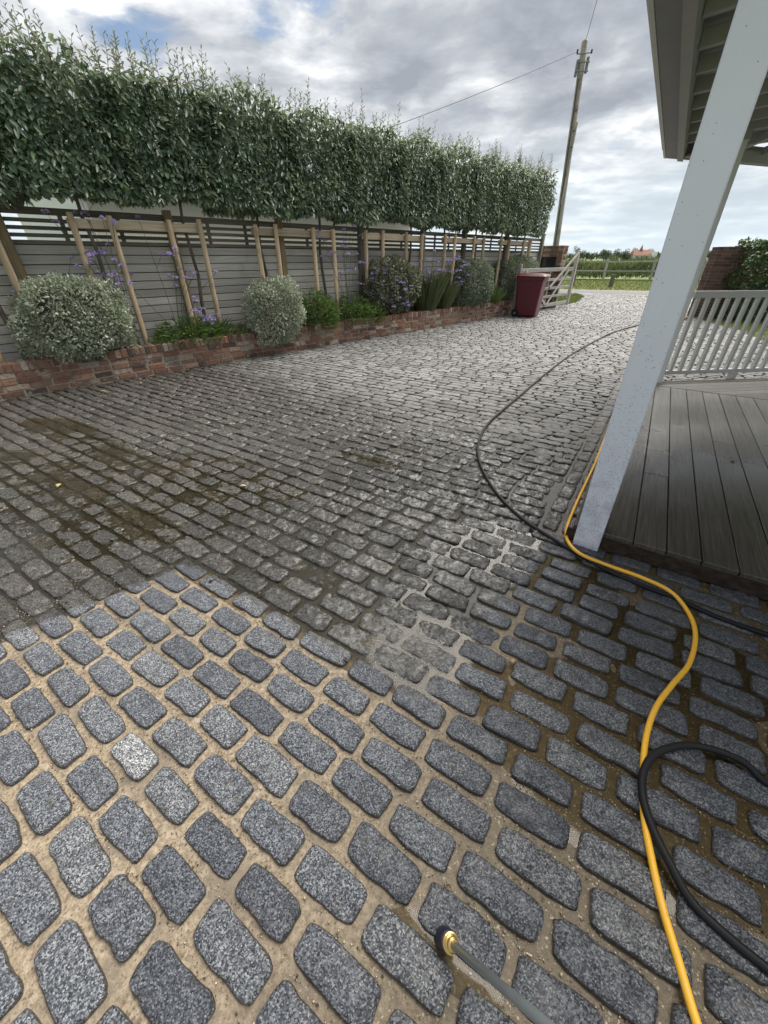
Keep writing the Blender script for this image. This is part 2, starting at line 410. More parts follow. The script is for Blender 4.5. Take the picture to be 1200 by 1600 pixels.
M_FENCE = wood('weathered_grey_timber', [(0.34, 0.325, 0.29), (0.46, 0.442, 0.40), (0.56, 0.54, 0.50)], (1.6, 60, 60), stain=(0.38, 0.36, 0.31))
M_SLAT = wood('dark_weathered_slat', [(0.075, 0.066, 0.053), (0.145, 0.130, 0.106), (0.23, 0.21, 0.178)], (2.2, 50, 50))
M_POSTW = wood('treated_timber_post', [(0.15, 0.115, 0.066), (0.28, 0.21, 0.120), (0.40, 0.31, 0.19)], (50, 50, 2.2), stain=(0.13, 0.12, 0.085))
M_STAKE = wood('new_timber_stake', [(0.32, 0.23, 0.14), (0.52, 0.40, 0.26), (0.66, 0.54, 0.39)], (40, 40, 2.0), stain=(0.18, 0.15, 0.10))
M_CROSS = wood('pale_sawn_crossbar', [(0.32, 0.25, 0.165), (0.50, 0.41, 0.295), (0.62, 0.53, 0.41)], (2.0, 40, 40))
M_GATE = wood('silvered_gate_timber', [(0.20, 0.19, 0.17), (0.36, 0.345, 0.315), (0.50, 0.485, 0.45)], (2.0, 40, 40))
M_POLE = wood('utility_pole_timber', [(0.26, 0.24, 0.21), (0.40, 0.375, 0.335), (0.52, 0.49, 0.45)], (20, 20, 0.8), stain=(0.12, 0.10, 0.08))
M_BARK = wood('bark', [(0.045, 0.036, 0.028), (0.105, 0.085, 0.065), (0.20, 0.17, 0.135)], (30, 30, 8), bump=0.6)


def m_deck(t):
    r = t.rnd(); O = t.obj(); P = t.pos()
    off = t.node('ShaderNodeCombineXYZ', {0: t.math('MULTIPLY', r, 37.0), 1: t.math('MULTIPLY', r, 91.0), 2: 0.0}).outputs[0]
    g = t.noise(t.vmath('ADD', t.vmath('MULTIPLY', O, (70, 2.5, 30)), off), 1.0, 6, 0.65, dist=0.3)
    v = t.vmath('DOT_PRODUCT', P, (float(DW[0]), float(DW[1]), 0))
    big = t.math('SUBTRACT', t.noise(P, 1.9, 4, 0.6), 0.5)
    dry = t.smooth(t.math('ADD', v, t.math('MULTIPLY', big, 1.6)), 3.3, 4.7)  # far boards paler: dry timber, plus sun reaching under the roof painted in
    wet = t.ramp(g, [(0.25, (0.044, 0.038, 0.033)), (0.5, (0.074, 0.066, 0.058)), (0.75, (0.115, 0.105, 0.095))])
    dry_lit = t.ramp(g, [(0.25, (0.24, 0.22, 0.19)), (0.5, (0.34, 0.32, 0.28)), (0.75, (0.44, 0.42, 0.37))])
    c = t.mix(dry, wet, dry_lit)
    c = t.mix(1.0, c, t.ramp(r, [(0, (0.82,) * 3), (1, (1.2,) * 3)]), 'MULTIPLY')
    dirt = t.voro(P, 75); dn = t.noise(P, 45, 3, 0.6)
    c = t.mix(t.math('MULTIPLY', t.smooth(dirt, 0.22, 0.12), t.smooth(dn, 0.55, 0.62)), c, (0.012, 0.010, 0.008))
    rough = t.math('ADD', t.math('MULTIPLY', dry, 0.32), t.math('ADD', 0.15, t.math('MULTIPLY', big, 0.5)), clamp=True)
    dots = t.math('ADD', t.math('MULTIPLY', t.noise(P, 150, 2, 0.6), 0.5), g)
    return pbsdf(t, c, rough, t.bump(dots, 0.28, 0.003), 0.7)
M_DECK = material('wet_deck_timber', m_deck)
M_FASCIA = wood('dark_deck_fascia', [(0.012, 0.008, 0.006), (0.030, 0.021, 0.016), (0.06, 0.045, 0.036)], (3, 40, 40), rough=0.4)


def m_post(t):
    P = t.pos(); z = t.node('ShaderNodeSeparateXYZ', {0: P}).outputs[2]
    n = t.noise(P, 6, 4, 0.6); c = t.mix(n, (0.645, 0.675, 0.775), (0.73, 0.755, 0.84))
    dens = t.smooth(z, 1.6, 0.15)                       # splashed mud, thicker near the ground
    dens = t.math('MULTIPLY', dens, dens)
    for sc, a, b in ((155, 0.34, 0.20), (62, 0.24, 0.10)):
        vn = t.node('ShaderNodeTexVoronoi', {'Vector': P, 'Scale': sc})
        pick = t.node('ShaderNodeSeparateXYZ', {0: vn.outputs['Color']}).outputs[0]
        thr = t.math('SUBTRACT', 1.0, t.math('ADD', t.math('MULTIPLY', dens, 0.60 if sc > 150 else 0.24), 0.012))
        dot = t.math('MULTIPLY', t.smooth(vn.outputs['Distance'], a, b), t.math('GREATER_THAN', pick, thr))
        c = t.mix(t.math('MULTIPLY', dot, 0.85), c, (0.10, 0.095, 0.095))
    film = t.math('MULTIPLY', t.smooth(z, 0.85, 0.1), t.smooth(t.noise(P, 9, 5, 0.65), 0.42, 0.7))
    c = t.mix(t.math('MULTIPLY', film, 0.5), c, (0.25, 0.25, 0.27))
    return pbsdf(t, c, 0.5, t.bump(t.noise(t.vmath('MULTIPLY', P, (1, 1, .06)), 160, 3), 0.25, 0.003), 0.4)
M_POST = material('splashed_white_paint', m_post)
def paint(name, c0, c1, rough=0.5, sc=5):
    return material(name, lambda t: pbsdf(t, t.mix(t.noise(t.pos(), sc, 5, 0.65), c0, c1), rough, t.bump(t.noise(t.pos(), 120, 2), 0.1, 0.003), 0.4))
M_RAIL = paint('pale_grey_paint', (0.66, 0.67, 0.66), (0.76, 0.77, 0.76))
M_SOFFIT = paint('grey_soffit_paint', (0.26, 0.262, 0.268), (0.33, 0.332, 0.338), 0.7)
M_TRIM = paint('pale_trim_paint', (0.30, 0.30, 0.298), (0.40, 0.40, 0.395), 0.6)
M_EDGE = paint('white_edge_paint', (0.62, 0.62, 0.61), (0.74, 0.74, 0.73), 0.6)
M_SIDING = paint('shaded_siding_paint', (0.66, 0.65, 0.60), (0.74, 0.73, 0.68), 0.7)  # white siding paint dulled: hedge shade put into the long wall's colour
M_WHITE = paint('white_siding_paint', (0.74, 0.75, 0.77), (0.82, 0.83, 0.84), 0.6)
M_ROOFF = paint('grey_roofing_felt', (0.10, 0.10, 0.10), (0.16, 0.16, 0.16), 0.9)


def foliage(name, cols, back, rough=0.4, rv=1.0, trans=0.25, spec=0.5):
    def f(t):
        g = t.n.new('ShaderNodeNewGeometry'); r = g.outputs['Random Per Island']; P = g.outputs['Position']
        k = t.math('ADD', t.math('MULTIPLY', r, 0.70), t.math('MULTIPLY', t.smooth(t.noise(P, 3.0, 4, 0.6), 0.32, 0.68), 0.32))
        c = t.ramp(k, [(0.12, cols[0]), (0.5, cols[1]), (0.86, cols[2]), (1.0, cols[3])])
        c = t.mix(g.outputs['Backfacing'], c, back)
        b = pbsdf(t, c, rough, None, spec)
        tl = t.node('ShaderNodeBsdfTranslucent', {'Color': t.mix(0.5, c, (0.16, 0.22, 0.05))}).outputs[0]
        return t.node('ShaderNodeMixShader', {0: trans, 1: b, 2: tl}).outputs[0]
    return material(name, f)
M_LEAF = foliage('hedge_leaf', [(0.032, 0.060, 0.036), (0.088, 0.145, 0.085), (0.19, 0.265, 0.165), (0.42, 0.45, 0.26)], (0.34, 0.37, 0.29), 0.25, trans=0.30)
M_SHOOT = foliage('young_shoot_leaf', [(0.16, 0.17, 0.125), (0.24, 0.25, 0.195), (0.32, 0.325, 0.265), (0.38, 0.37, 0.30)], (0.33, 0.33, 0.28), 0.5)
M_SILVER = foliage('silver_leaf', [(0.10, 0.135, 0.080), (0.28, 0.325, 0.23), (0.52, 0.55, 0.44), (0.76, 0.77, 0.66)], (0.54, 0.56, 0.46), 0.5)
M_DARKSILV = foliage('grey_green_leaf', [(0.06, 0.085, 0.056), (0.14, 0.18, 0.12), (0.28, 0.32, 0.235), (0.50, 0.53, 0.43)], (0.22, 0.25, 0.19), 0.5)
M_VARIEG = foliage('variegated_leaf', [(0.035, 0.042, 0.036), (0.10, 0.115, 0.075), (0.36, 0.36, 0.25), (0.70, 0.67, 0.54)], (0.20, 0.20, 0.15), 0.45)
M_GREEN = foliage('fresh_green_leaf', [(0.04, 0.085, 0.018), (0.085, 0.165, 0.035), (0.14, 0.24, 0.06), (0.22, 0.33, 0.10)], (0.12, 0.20, 0.06), 0.45)
M_GRASS = foliage('grass_blade', [(0.055, 0.09, 0.018), (0.11, 0.155, 0.035), (0.20, 0.22, 0.07), (0.32, 0.28, 0.12)], (0.15, 0.19, 0.06), 0.6)
M_IVY = foliage('ivy_leaf', [(0.018, 0.05, 0.015), (0.04, 0.095, 0.028), (0.08, 0.16, 0.045), (0.17, 0.25, 0.07)], (0.10, 0.16, 0.06), 0.35)
M_FAR = foliage('far_tree_leaf', [(0.03, 0.05, 0.03), (0.05, 0.075, 0.042), (0.085, 0.11, 0.06), (0.12, 0.14, 0.08)], (0.07, 0.09, 0.05), 0.7)
M_SCRUB = foliage('scrub_leaf', [(0.05, 0.085, 0.03), (0.10, 0.15, 0.05), (0.21, 0.23, 0.11), (0.34, 0.31, 0.19)], (0.15, 0.18, 0.08), 0.6)
M_VERB = foliage('verbena_flower', [(0.34, 0.24, 0.62), (0.46, 0.35, 0.74), (0.58, 0.48, 0.82), (0.70, 0.62, 0.88)], (0.46, 0.36, 0.72), 0.6)
M_STEM = paint('plant_stem', (0.045, 0.065, 0.025), (0.09, 0.115, 0.05), 0.6, 30)
M_SOIL = material('bed_soil', lambda t: pbsdf(t, t.ramp(t.noise(t.pos(), 22, 6, 0.7), [(0.3, (0.022, 0.016, 0.011)), (0.7, (0.085, 0.062, 0.042))]), 0.95, t.bump(t.noise(t.pos(), 40, 5, 0.7), 1.0, 0.03), 0.2))
M_LAWN = material('lawn_ground', lambda t: pbsdf(t, t.ramp(t.noise(t.pos(), 2.2, 6, 0.7), [(0.3, (0.095, 0.125, 0.034)), (0.55, (0.16, 0.175, 0.055)), (0.75, (0.26, 0.24, 0.11))]), 0.95, t.bump(t.noise(t.pos(), 30, 4, 0.7), 1.0, 0.04), 0.2))
M_FIELD = material('field_ground', lambda t: pbsdf(t, t.ramp(t.noise(t.vmath('MULTIPLY', t.pos(), (0.01, 0.06, 1)), 1.0, 5, 0.6), [(0.3, (0.10, 0.155, 0.055)), (0.55, (0.17, 0.21, 0.085)), (0.75, (0.24, 0.26, 0.13))]), 0.95, None, 0.2))
M_ROAD = material('asphalt', lambda t: pbsdf(t, t.ramp(t.noise(t.pos(), 3.0, 7, 0.75), [(0.3, (0.075, 0.077, 0.08)), (0.7, (0.135, 0.136, 0.138))]), 0.7, t.bump(t.noise(t.pos(), 80, 3), 0.4, 0.006), 0.4))
M_GRAVEL = material('gravel_edge', lambda t: pbsdf(t, t.ramp(t.noise(t.pos(), 9.0, 7, 0.75), [(0.3, (0.24, 0.22, 0.185)), (0.7, (0.42, 0.40, 0.35))]), 0.9, t.bump(t.noise(t.pos(), 60, 3), 0.6, 0.01), 0.3))


def plain(name, c, rough=0.4, metal=0.0, spec=0.5, var=0.12, sc=20, bump=0.08):
    def f(t):
        n = t.noise(t.pos(), sc, 5, 0.65)
        cc = t.mix(n, tuple(x * (1 - var) for x in c), tuple(min(1, x * (1 + var)) for x in c))
        return pbsdf(t, cc, t.math('ADD', rough - 0.08, t.math('MULTIPLY', n, 0.16)), t.bump(t.noise(t.pos(), sc * 8, 3), bump, 0.002), spec, metal)
    return material(name, f)
M_BIN = plain('maroon_plastic', (0.095, 0.006, 0.014), 0.36, var=0.18, sc=9)
M_BLACK = plain('black_rubber', (0.008, 0.008, 0.009), 0.55, spec=0.3, var=0.35, sc=60, bump=0.2)
def m_yhose(t):
    P = t.pos(); n = t.noise(P, 70, 4, 0.7)
    c = t.mix(t.smooth(n, 0.60, 0.72, 0, 0.65), (0.86, 0.46, 0.03), (0.30, 0.16, 0.03))
    c = t.mix(t.smooth(t.noise(P, 6, 3), 0.4, 0.7, 0, 0.35), c, (0.75, 0.44, 0.12))
    return pbsdf(t, c, 0.42, t.bump(n, 0.1, 0.002), 0.5)
M_YELLOW = material('yellow_hose_rubber', m_yhose)
M_STEEL = plain('lance_steel', (0.33, 0.37, 0.38), 0.35, metal=0.55, sc=30)
M_BRASS = plain('brass', (0.60, 0.42, 0.16), 0.3, metal=0.9, sc=60)
M_PURPLE = plain('dark_blue_nozzle_rubber', (0.012, 0.011, 0.030), 0.45, sc=40)
M_BOXIN = plain('black_letterbox', (0.010, 0.011, 0.020), 0.4)
M_GREYBOX = plain('grey_pole_box', (0.17, 0.18, 0.19), 0.6)
M_IRON = plain('galvanised_iron', (0.22, 0.225, 0.23), 0.5, metal=0.5)
M_WIRE = plain('cable_black', (0.035, 0.035, 0.038), 0.6)
M_ROOFT = plain('red_roof_tile', (0.26, 0.13, 0.095), 0.8, sc=0.8, var=0.25)
M_RENDER = plain('pale_render', (0.62, 0.58, 0.52), 0.8, sc=0.8)
M_TIE = plain('rubber_tie', (0.015, 0.014, 0.013), 0.6)
M_DLEAF = plain('fallen_leaf_tan', (0.36, 0.27, 0.13), 0.7, sc=50, var=0.4)


# ================================================================== ground, road, drive
g_ = MB(); g_.add([(-1500, -1500, -0.09), (1500, -1500, -0.09), (1500, 2500, -0.09), (-1500, 2500, -0.09)], [(0, 1, 2, 3)])
struct(link('ground', g_.mesh('ground', M_FIELD)))
def sheet(name, poly, z, mat):
    m = MB(); m.add([(p[0], p[1], z) for p in poly], [tuple(range(len(poly)))]); return struct(link(name, m.mesh(name, mat)))
RD = np.array([math.cos(R(-17)), math.sin(R(-17))]); RN = np.array([-RD[1], RD[0]])
def rd(t, n, z=0.0): p = np.array([10.6, 20.75]) + RD * t + RN * n; return (float(p[0]), float(p[1]), z)
sheet('verge', [rd(-40, 2.4), rd(60, 2.4), rd(60, 17), rd(-40, 17)], -0.020, M_LAWN)
sheet('road_gravel', [rd(-40, -0.35), rd(60, -0.35), rd(60, 2.75), rd(-40, 2.75)], -0.012, M_GRAVEL)
sheet('road', [rd(-40, 0), rd(60, 0), rd(60, 2.35), rd(-40, 2.35)], -0.004, M_ROAD)
DRIVE = [sw(-3.4, -6.39), sw(11.8, -6.39), (6.25, 15.42), (7.35, 16.7), (8.75, 19.3), (9.2, 21.15), (15.6, 19.2), (12.6, 16.2), (10.2, 13.2), (8.72, 11.9), (8.45, 11.4), (8.2, 9.8), (7.62, 8.4), (6.7, 6.9), (5.4, 5.0), (3.4, 1.2), (2.2, -1.3), (-4.2, -1.3)]
DRIVE = [(p[0], p[1]) for p in DRIVE]
sheet('lawn', [(8.6, 12.6), (8.3, 9.8), (7.55, 8.25), (6.55, 6.7), (5.0, 4.4), (14, 2), (19, 12), (15, 16.5), (11, 14.6)], -0.030, M_LAWN)
sheet('grass_patch', [sw(13.6, -7.2), sw(14.0, -6.30), (6.30, 15.35), (7.35, 16.65), (8.78, 19.3), (9.0, 20.9), (4.0, 22.3), (-2, 19), (2, 14)], -0.024, M_LAWN)
def inside(poly, x, y):
    x = np.asarray(x); y = np.asarray(y); r = np.zeros(x.shape, bool); n = len(poly)
    for i in range(n):
        x1, y1 = poly[i]; x2, y2 = poly[(i + 1) % n]
        c = ((y1 > y) != (y2 > y)) & (x < (x2 - x1) * (y - y1) / (y2 - y1 + 1e-12) + x1); r ^= c
    return r
paving = struct(link('driveway', None)); paving.empty_display_size = 0.3
m = MB(); m.add([(p[0], p[1], -0.014) for p in DRIVE], [tuple(range(len(DRIVE)))])
struct(link('joint_bed', m.mesh('joint_bed', M_JOINT), paving))

NX0, NX1, NY0, NY1 = -3.7, 2.5, -0.9, 3.9
def zg(x, y):
    edge = np.minimum(np.minimum(x - NX0, NX1 - x), np.minimum(y - NY0, NY1 - y)); k = sstep(edge, 0.0, 0.5)
    return -0.010 * (1 - k) + k * (0.004 * n2(x, y, 1.3, 1) + 0.0025 * n2(x, y, 4.0, 2))
PUD = [(-2.55, 2.62, 1.0, .13, .0180), (-2.35, 3.05, 1.2, .16, .0165), (-3.0, 3.5, 1.1, .22, .0155), (-1.5, 1.98, .50, .15, .0180), (-2.4, 2.3, 1.3, .7, .0120), (-0.1, 2.88, .36, .10, .0165),
       (0.42, 1.92, .95, .36, .0068), (0.10, 2.20, .6, .2, .0085), (-0.05, 1.2, .60, .26, .0086), (-0.6, 1.75, 1.0, .45, .0090), (0.85, 0.62, .6, .40, .0030), (0.15, 0.20, .16, .06, .0050), (1.2, 1.05, .5, .25, .0030), (-1.2, 2.5, 1.0, .4, .0115)]
def wlevel(x, y):
    a = x * CX[0] + y * CX[1]; b = x * CP[0] + y * CP[1]; lv = np.full(np.shape(x), -0.012)
    for (px, py, ra, rb, L) in PUD:
        pa, pb = px * CX[0] + py * CX[1], px * CP[0] + py * CP[1]
        r2 = ((a - pa) / ra) ** 2 + ((b - pb) / rb) ** 2
        lv = np.maximum(lv, -0.012 + (L + 0.012) * sstep(1.6 - r2, 0, 1.1))
    return lv + 0.004 * n2(x, y, 2.6, 5)
def grid(step):
    xs = np.arange(NX0, NX1 + 1e-6, step); ys = np.arange(NY0, NY1 + 1e-6, step); X, Y = np.meshgrid(xs, ys); nx, ny = len(xs), len(ys)
    i = np.arange(nx - 1)[None, :] + np.arange(ny - 1)[:, None] * nx
    F = np.stack([i, i + 1, i + 1 + nx, i + nx], -1).reshape(-1, 4); return X, Y, F
X, Y, F = grid(0.024)
Z = zg(X, Y) + 0.0045 * n2(X, Y, 14, 3) + 0.003 * n2(X, Y, 33, 4)
struct(link('joint_bed', np_mesh('joint_bed_near', np.stack([X, Y, Z], -1).reshape(-1, 3), F, M_JOINT, True), paving))
X, Y, F = grid(0.04)
lv = wlevel(X, Y); Zw = 0.55 * zg(X, Y) + lv
keep = (lv.reshape(-1)[F] > -0.006).any(1)
wm = np_mesh('water', np.stack([X, Y, Zw], -1).reshape(-1, 3), F[keep], M_WATER, True)
struct(link('puddle_water', wm))

# ------------------------------------------------------------------ setts
def sett_mesh(L, W, nx, ny, seed, rough=1.0, depth=0.05):
    def axis(n):
        k = np.linspace(-.9, .9, n - 1) if n > 3 else np.array([-.86, .86]); return np.concatenate([[-1], k, [1]])
    u, v = axis(nx), axis(ny)
    U, V = np.meshgrid(u, v)
    x = U * L / 2; y = V * W / 2
    cr = (np.abs(U) ** 6) * (np.abs(V) ** 6)
    x = x - np.sign(U) * cr * L * (0.02 + 0.035 * random.random()); y = y - np.sign(V) * cr * W * (0.05 + 0.06 * random.random())
    P = np.stack([x * 22 + seed * 5.1, y * 22 + seed * 2.3, np.full_like(x, seed * 1.7)], -1)
    e = np.maximum(np.abs(U), np.abs(V)) ** 4
    x = x + e * 0.008 * vnoise(P) + e * 0.0045 * vnoise(P * 2.7 + 9); y = y + e * 0.007 * vnoise(P + 31) + e * 0.004 * vnoise(P * 2.7 + 47)
    tp = [random.uniform(-.06, .06), random.uniform(-.04, .04)]
    y = y * (1 + tp[0] * U); x = x * (1 + tp[1] * V)
    z = -0.007 * np.maximum(np.abs(U), np.abs(V)) ** 14 - 0.004 * (U ** 2) * .5 - 0.004 * (V ** 2) * .5
    z = z + rough * (0.007 * vnoise(P * 1.6 + 3) + 0.005 * vnoise(P * 4.2 + 11) + 0.003 * vnoise(P * 9.5 + 19))
    top = np.stack([x, y, z], -1).reshape(-1, 3); n1, m1 = nx + 1, ny + 1
    i = np.arange(nx)[None, :] + np.arange(ny)[:, None] * n1
    F = np.stack([i, i + 1, i + 1 + n1, i + n1], -1).reshape(-1, 4)
    ring = list(range(nx)) + [nx + k * n1 for k in range(ny)] + [ny * n1 + nx - k for k in range(nx)] + [(ny - k) * n1 for k in range(ny)]
    bot = top[ring].copy(); bot[:, :2] *= 1.01; bot[:, 2] = -depth
    k = len(top); q = len(ring)
    S = np.array([[ring[(j + 1) % q], ring[j], k + j, k + (j + 1) % q] for j in range(q)])
    return np.concatenate([top, bot]), np.concatenate([F, S])
PA, PB, B0 = 0.228, 0.1120, 0.302
def in_deck(x, y, mg=0.0):
    u = x * DU[0] + y * DU[1]; v = x * DW[0] + y * DW[1]
    return (u > -0.03 - mg) & (v > 2.16 - mg) & (y < 5.02 + 0.105 * (x - 3.4) + mg)
S = []
for j in range(-34, 202):
    b = B0 + j * PB; wob = random.uniform(0.95, 1.05)
    a = -16 + (j % 2) * PA / 2 + random.uniform(-.025, .025) + .02 * math.sin(j * .37)
    while a < 16:
        L = PA * min(1.18, max(.80, random.gauss(1.0, .065))); a1 = a + L
        if 2.12 < b < 6.3 and a < -.262 < a1: a1 = -.262
        if a1 - a > .07: S.append(((a + a1) / 2, b + random.uniform(-.004, .004), a1 - a, PB * wob, 0))
        a += L
S = np.array(S)
xx = S[:, 0] * CX[0] + S[:, 1] * CP[0]; yy = S[:, 0] * CX[1] + S[:, 1] * CP[1]
ok = inside(DRIVE, xx, yy)
strip = (S[:, 1] > 2.12) & (S[:, 0] > -0.27) & (S[:, 0] < 0.12) & (S[:, 1] < 6.3)
ok &= ~strip & ~in_deck(xx, yy, 0.02) & ~((S[:, 1] > 2.12) & (S[:, 1] < 5.7) & (S[:, 0] > 0) & (xx < 4.5) & in_deck(xx, yy, 0.15))
S = S[ok]
E_ = []
for k, ao in enumerate((-0.205, -0.095)):             # edging of setts laid lengthways beside the deck
    b = 2.17
    while b < 6.3:
        L = 0.228 * random.uniform(0.85, 1.12); E_.append((ao, b + L / 2, L, 0.105, 1)); b += L
S = np.concatenate([S, np.array(E_)])
xx = S[:, 0] * CX[0] + S[:, 1] * CP[0]; yy = S[:, 0] * CX[1] + S[:, 1] * CP[1]
a_, b_ = S[:, 0], S[:, 1]
clean = np.maximum((b_ < .76) & (a_ > -2.0 + .31 * b_), (a_ > -.45 + .13 * b_) & (b_ < 2.3)).astype(float)
dry = sstep(b_ + .15 * a_, 2.3, 4.0)
near = inside([(NX0 + .3, NY0 + .3), (NX1 - .3, NY0 + .3), (NX1 - .3, NY1 - .3), (NX0 + .3, NY1 - .3)], xx, yy)
ztop = np.where(near, zg(xx, yy), -0.010) + (0.0165 + .0015 * clean + 0.002 * dry) + rng.normal(0, 1, len(S)) * np.where(near, 0.0022, 0.0012) + 0.004 * n2(xx, yy, 2.2, 8) * (1 - clean) * (1 - .6 * dry)
# size on the camera's sensor
th = R(33.27); cth, sth = math.cos(th), math.sin(th)
fz = yy * cth + 1.4 * sth; upc = yy * sth - 1.4 * cth
px = 600 + 605 * xx / fz; py = 800 - 605 * upc / fz
inframe = (px > -30) & (px < 1230) & (py < 1640) & (fz > 0.2)
size = np.where(inframe & ~in_deck(xx, yy), S[:, 2] * S[:, 3] * 1.4 / fz ** 3, 0)
order = np.argsort(-size); big = set(order[:300].tolist())
VAR = []
for k in range(36): VAR.append((*sett_mesh(0.186, 0.084, 22, 12, k + 1, 0.85 if k < 18 else 2.1),))
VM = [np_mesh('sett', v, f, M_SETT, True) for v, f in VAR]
white_i = int(np.argmin((xx + 0.873) ** 2 + (yy - 0.641) ** 2))
for i in sorted(big):
    L, W = S[i, 2], S[i, 3]
    rot = CA + (math.pi / 2 if S[i, 4] else 0) + random.choice((0, math.pi)) + random.gauss(0, .022)
    gap = 0.029 if clean[i] else 0.020
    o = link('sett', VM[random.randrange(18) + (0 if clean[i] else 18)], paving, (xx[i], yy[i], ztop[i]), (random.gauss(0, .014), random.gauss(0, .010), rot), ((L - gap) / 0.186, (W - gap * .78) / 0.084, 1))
    if i == white_i: o.color = (1.75, 1.72, 1.64, 1)
def sett_field(idx, variants, name):
    Vs, Fs, n = [], [], 0
    for i in idx:
        V, F = variants[random.randrange(len(variants))]
        L, W = S[i, 2], S[i, 3]; gap = 0.029 if clean[i] else 0.018 - .003 * dry[i]
        rot = CA + (math.pi / 2 if S[i, 4] else 0) + random.choice((0, math.pi)) + random.gauss(0, .025 - .013 * dry[i]); c, s_ = math.cos(rot), math.sin(rot)
        x = V[:, 0] * (L - gap) / 0.186; y = V[:, 1] * (W - gap * .85) / 0.084; tx, ty = random.gauss(0, .022 - .012 * dry[i]), random.gauss(0, .03 - .018 * dry[i])
        Vs.append(np.stack([xx[i] + x * c - y * s_, yy[i] + x * s_ + y * c, ztop[i] + V[:, 2] + x * tx + y * ty], 1)); Fs.append(F + n); n += len(V)
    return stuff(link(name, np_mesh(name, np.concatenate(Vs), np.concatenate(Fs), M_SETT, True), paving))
rest = [i for i in range(len(S)) if i not in big]
dist = np.hypot(xx, yy)
NRV = [sett_mesh(0.186, 0.084, 13, 8, k + 100, 2.0) for k in range(20)]
NRC = [sett_mesh(0.186, 0.084, 9, 6, k + 130, 0.9) for k in range(10)]
MIDV = [sett_mesh(0.186, 0.084, 7, 5, k + 40, 1.5) for k in range(14)]
FARV = [sett_mesh(0.186, 0.084, 3, 3, k + 70, 0.8) for k in range(14)]
sett_field([i for i in rest if dist[i] < 4.2 and not clean[i]], NRV, 'setts_wet')
sett_field([i for i in rest if dist[i] < 4.2 and clean[i]], NRC, 'setts_washed')
sett_field([i for i in rest if 4.2 <= dist[i] < 7.5], MIDV, 'setts_beyond')
sett_field([i for i in rest if dist[i] >= 7.5], FARV, 'setts_far')
print('setts', len(S))
oct_v = np.array([(1, 0, 0), (-1, 0, 0), (0, 1, 0), (0, -1, 0), (0, 0, 1), (0, 0, -1)], float); oct_f = np.array([(0, 2, 4), (2, 1, 4), (1, 3, 4), (3, 0, 4), (2, 0, 5), (1, 2, 5), (3, 1, 5), (0, 3, 5)])
ng = 9000
ga = rng.uniform(-2.2, 1.6, ng); gb = B0 + (np.floor(rng.uniform(-4, 6, ng)) + .5) * PB + rng.normal(0, .011, ng)
gx, gy = ga * CX[0] + gb * CP[0], ga * CX[1] + gb * CP[1]; gk = (gx > NX0 + .1) & (gx < NX1 - .1) & (gy > NY0 + .1) & (gy < NY1 - .1) & ~in_deck(gx, gy); gx, gy = gx[gk], gy[gk]; ng = len(gx)
gr = np.abs(rng.normal(0, .0011, ng)) + .0009; gz = zg(gx, gy) + .003 + gr * .5
GV = (oct_v[None] * (gr[:, None, None] * rng.uniform(.6, 1.4, (ng, 1, 3))) + np.stack([gx, gy, gz], -1)[:, None]).reshape(-1, 3)
GF = (oct_f[None] + np.arange(ng)[:, None, None] * 6).reshape(-1, 3)
M_GRIT = material('joint_grit', lambda t: pbsdf(t, t.ramp(t.rnd(), [(0, (0.05, 0.035, 0.022)), (0.4, (0.22, 0.15, 0.09)), (0.75, (0.42, 0.33, 0.22)), (1, (0.62, 0.55, 0.44))]), 0.7))
stuff(link('grit', np_mesh('grit', GV, GF, M_GRIT), paving))

# ================================================================== brick helpers
def brick_variant(seed):
    m = MB().box((0, 0, 0), (1, 1, 1), 0, 0.06)
    vs_ = []
    for p in m.v:
        q = np.array([p[0] * 2 + seed * 3.3, p[1] * 2 + seed, p[2] * 2 + seed * 1.9]) + 50
        d = [float(vnoise(q + k * 13)) for k in range(3)]
        vs_.append((p[0] * (1 + .04 * d[0]), p[1] * (1 + .08 * d[1]), p[2] * (1 + .09 * d[2])))
    m.v = vs_; return m
BV = [brick_variant(k).mesh('brick', M_BRICK) for k in range(8)]
BVD = [brick_variant(k + 20).mesh('brick', M_BRICKD) for k in range(8)]
def lay(parent, name, c, size, rz, var=BV, jit=0.003):
    j = lambda: random.uniform(-jit, jit)
    return link(name, random.choice(var), parent, (c[0] + j(), c[1] + j(), c[2] + j() * .6), (random.gauss(0, .006), random.gauss(0, .008), rz + random.choice((0, math.pi)) + random.gauss(0, .006)), size)

# ------------------------------------------------------------------ planter wall and bed
WF, WT = -6.39, 0.20                        # front face offset, thickness
S0, S1 = -1.9, 11.72
wall = thing('planter_wall', 'low weathered red brick planter wall holding the flower bed along the drive', 'wall', sw(5.5, WF - WT / 2, 0))
part('mortar', MB().box(sw((S0 + S1) / 2, WF - WT / 2 - .002, .135), (S1 - S0, WT - .012, .27 + .06), A45), M_MORTAR, wall)
part('mortar', MB().box(sw((S0 + S1) / 2, WF - WT / 2 - .002, .328), (S1 - S0, WT - .006, .082), A45), M_MORTAR, wall)
for c in range(4):
    s = S0 - (c % 2) * .112
    while s < S1:
        L = .225 * random.uniform(.94, 1.05) if random.random() > .18 else .112
        a0, a1 = max(s, S0), min(s + L, S1)
        if a1 - a0 > .05: lay(wall, 'brick', sw((a0 + a1) / 2, WF - .052 + random.gauss(0, .004), .036 + c * .0695), ((a1 - a0) - .013, .104, .0575), A45)
        s += L
s = S0
while s < S1:
    L = .0765 * random.uniform(.93, 1.06)
    lay(wall, 'coping_brick', sw(s + L / 2, WF - WT / 2 + random.gauss(0, .003), .328 + random.gauss(0, .003)), (L - .012, WT + .012, .099), A45); s += L
bed = MB(); nb = 60
pts = []
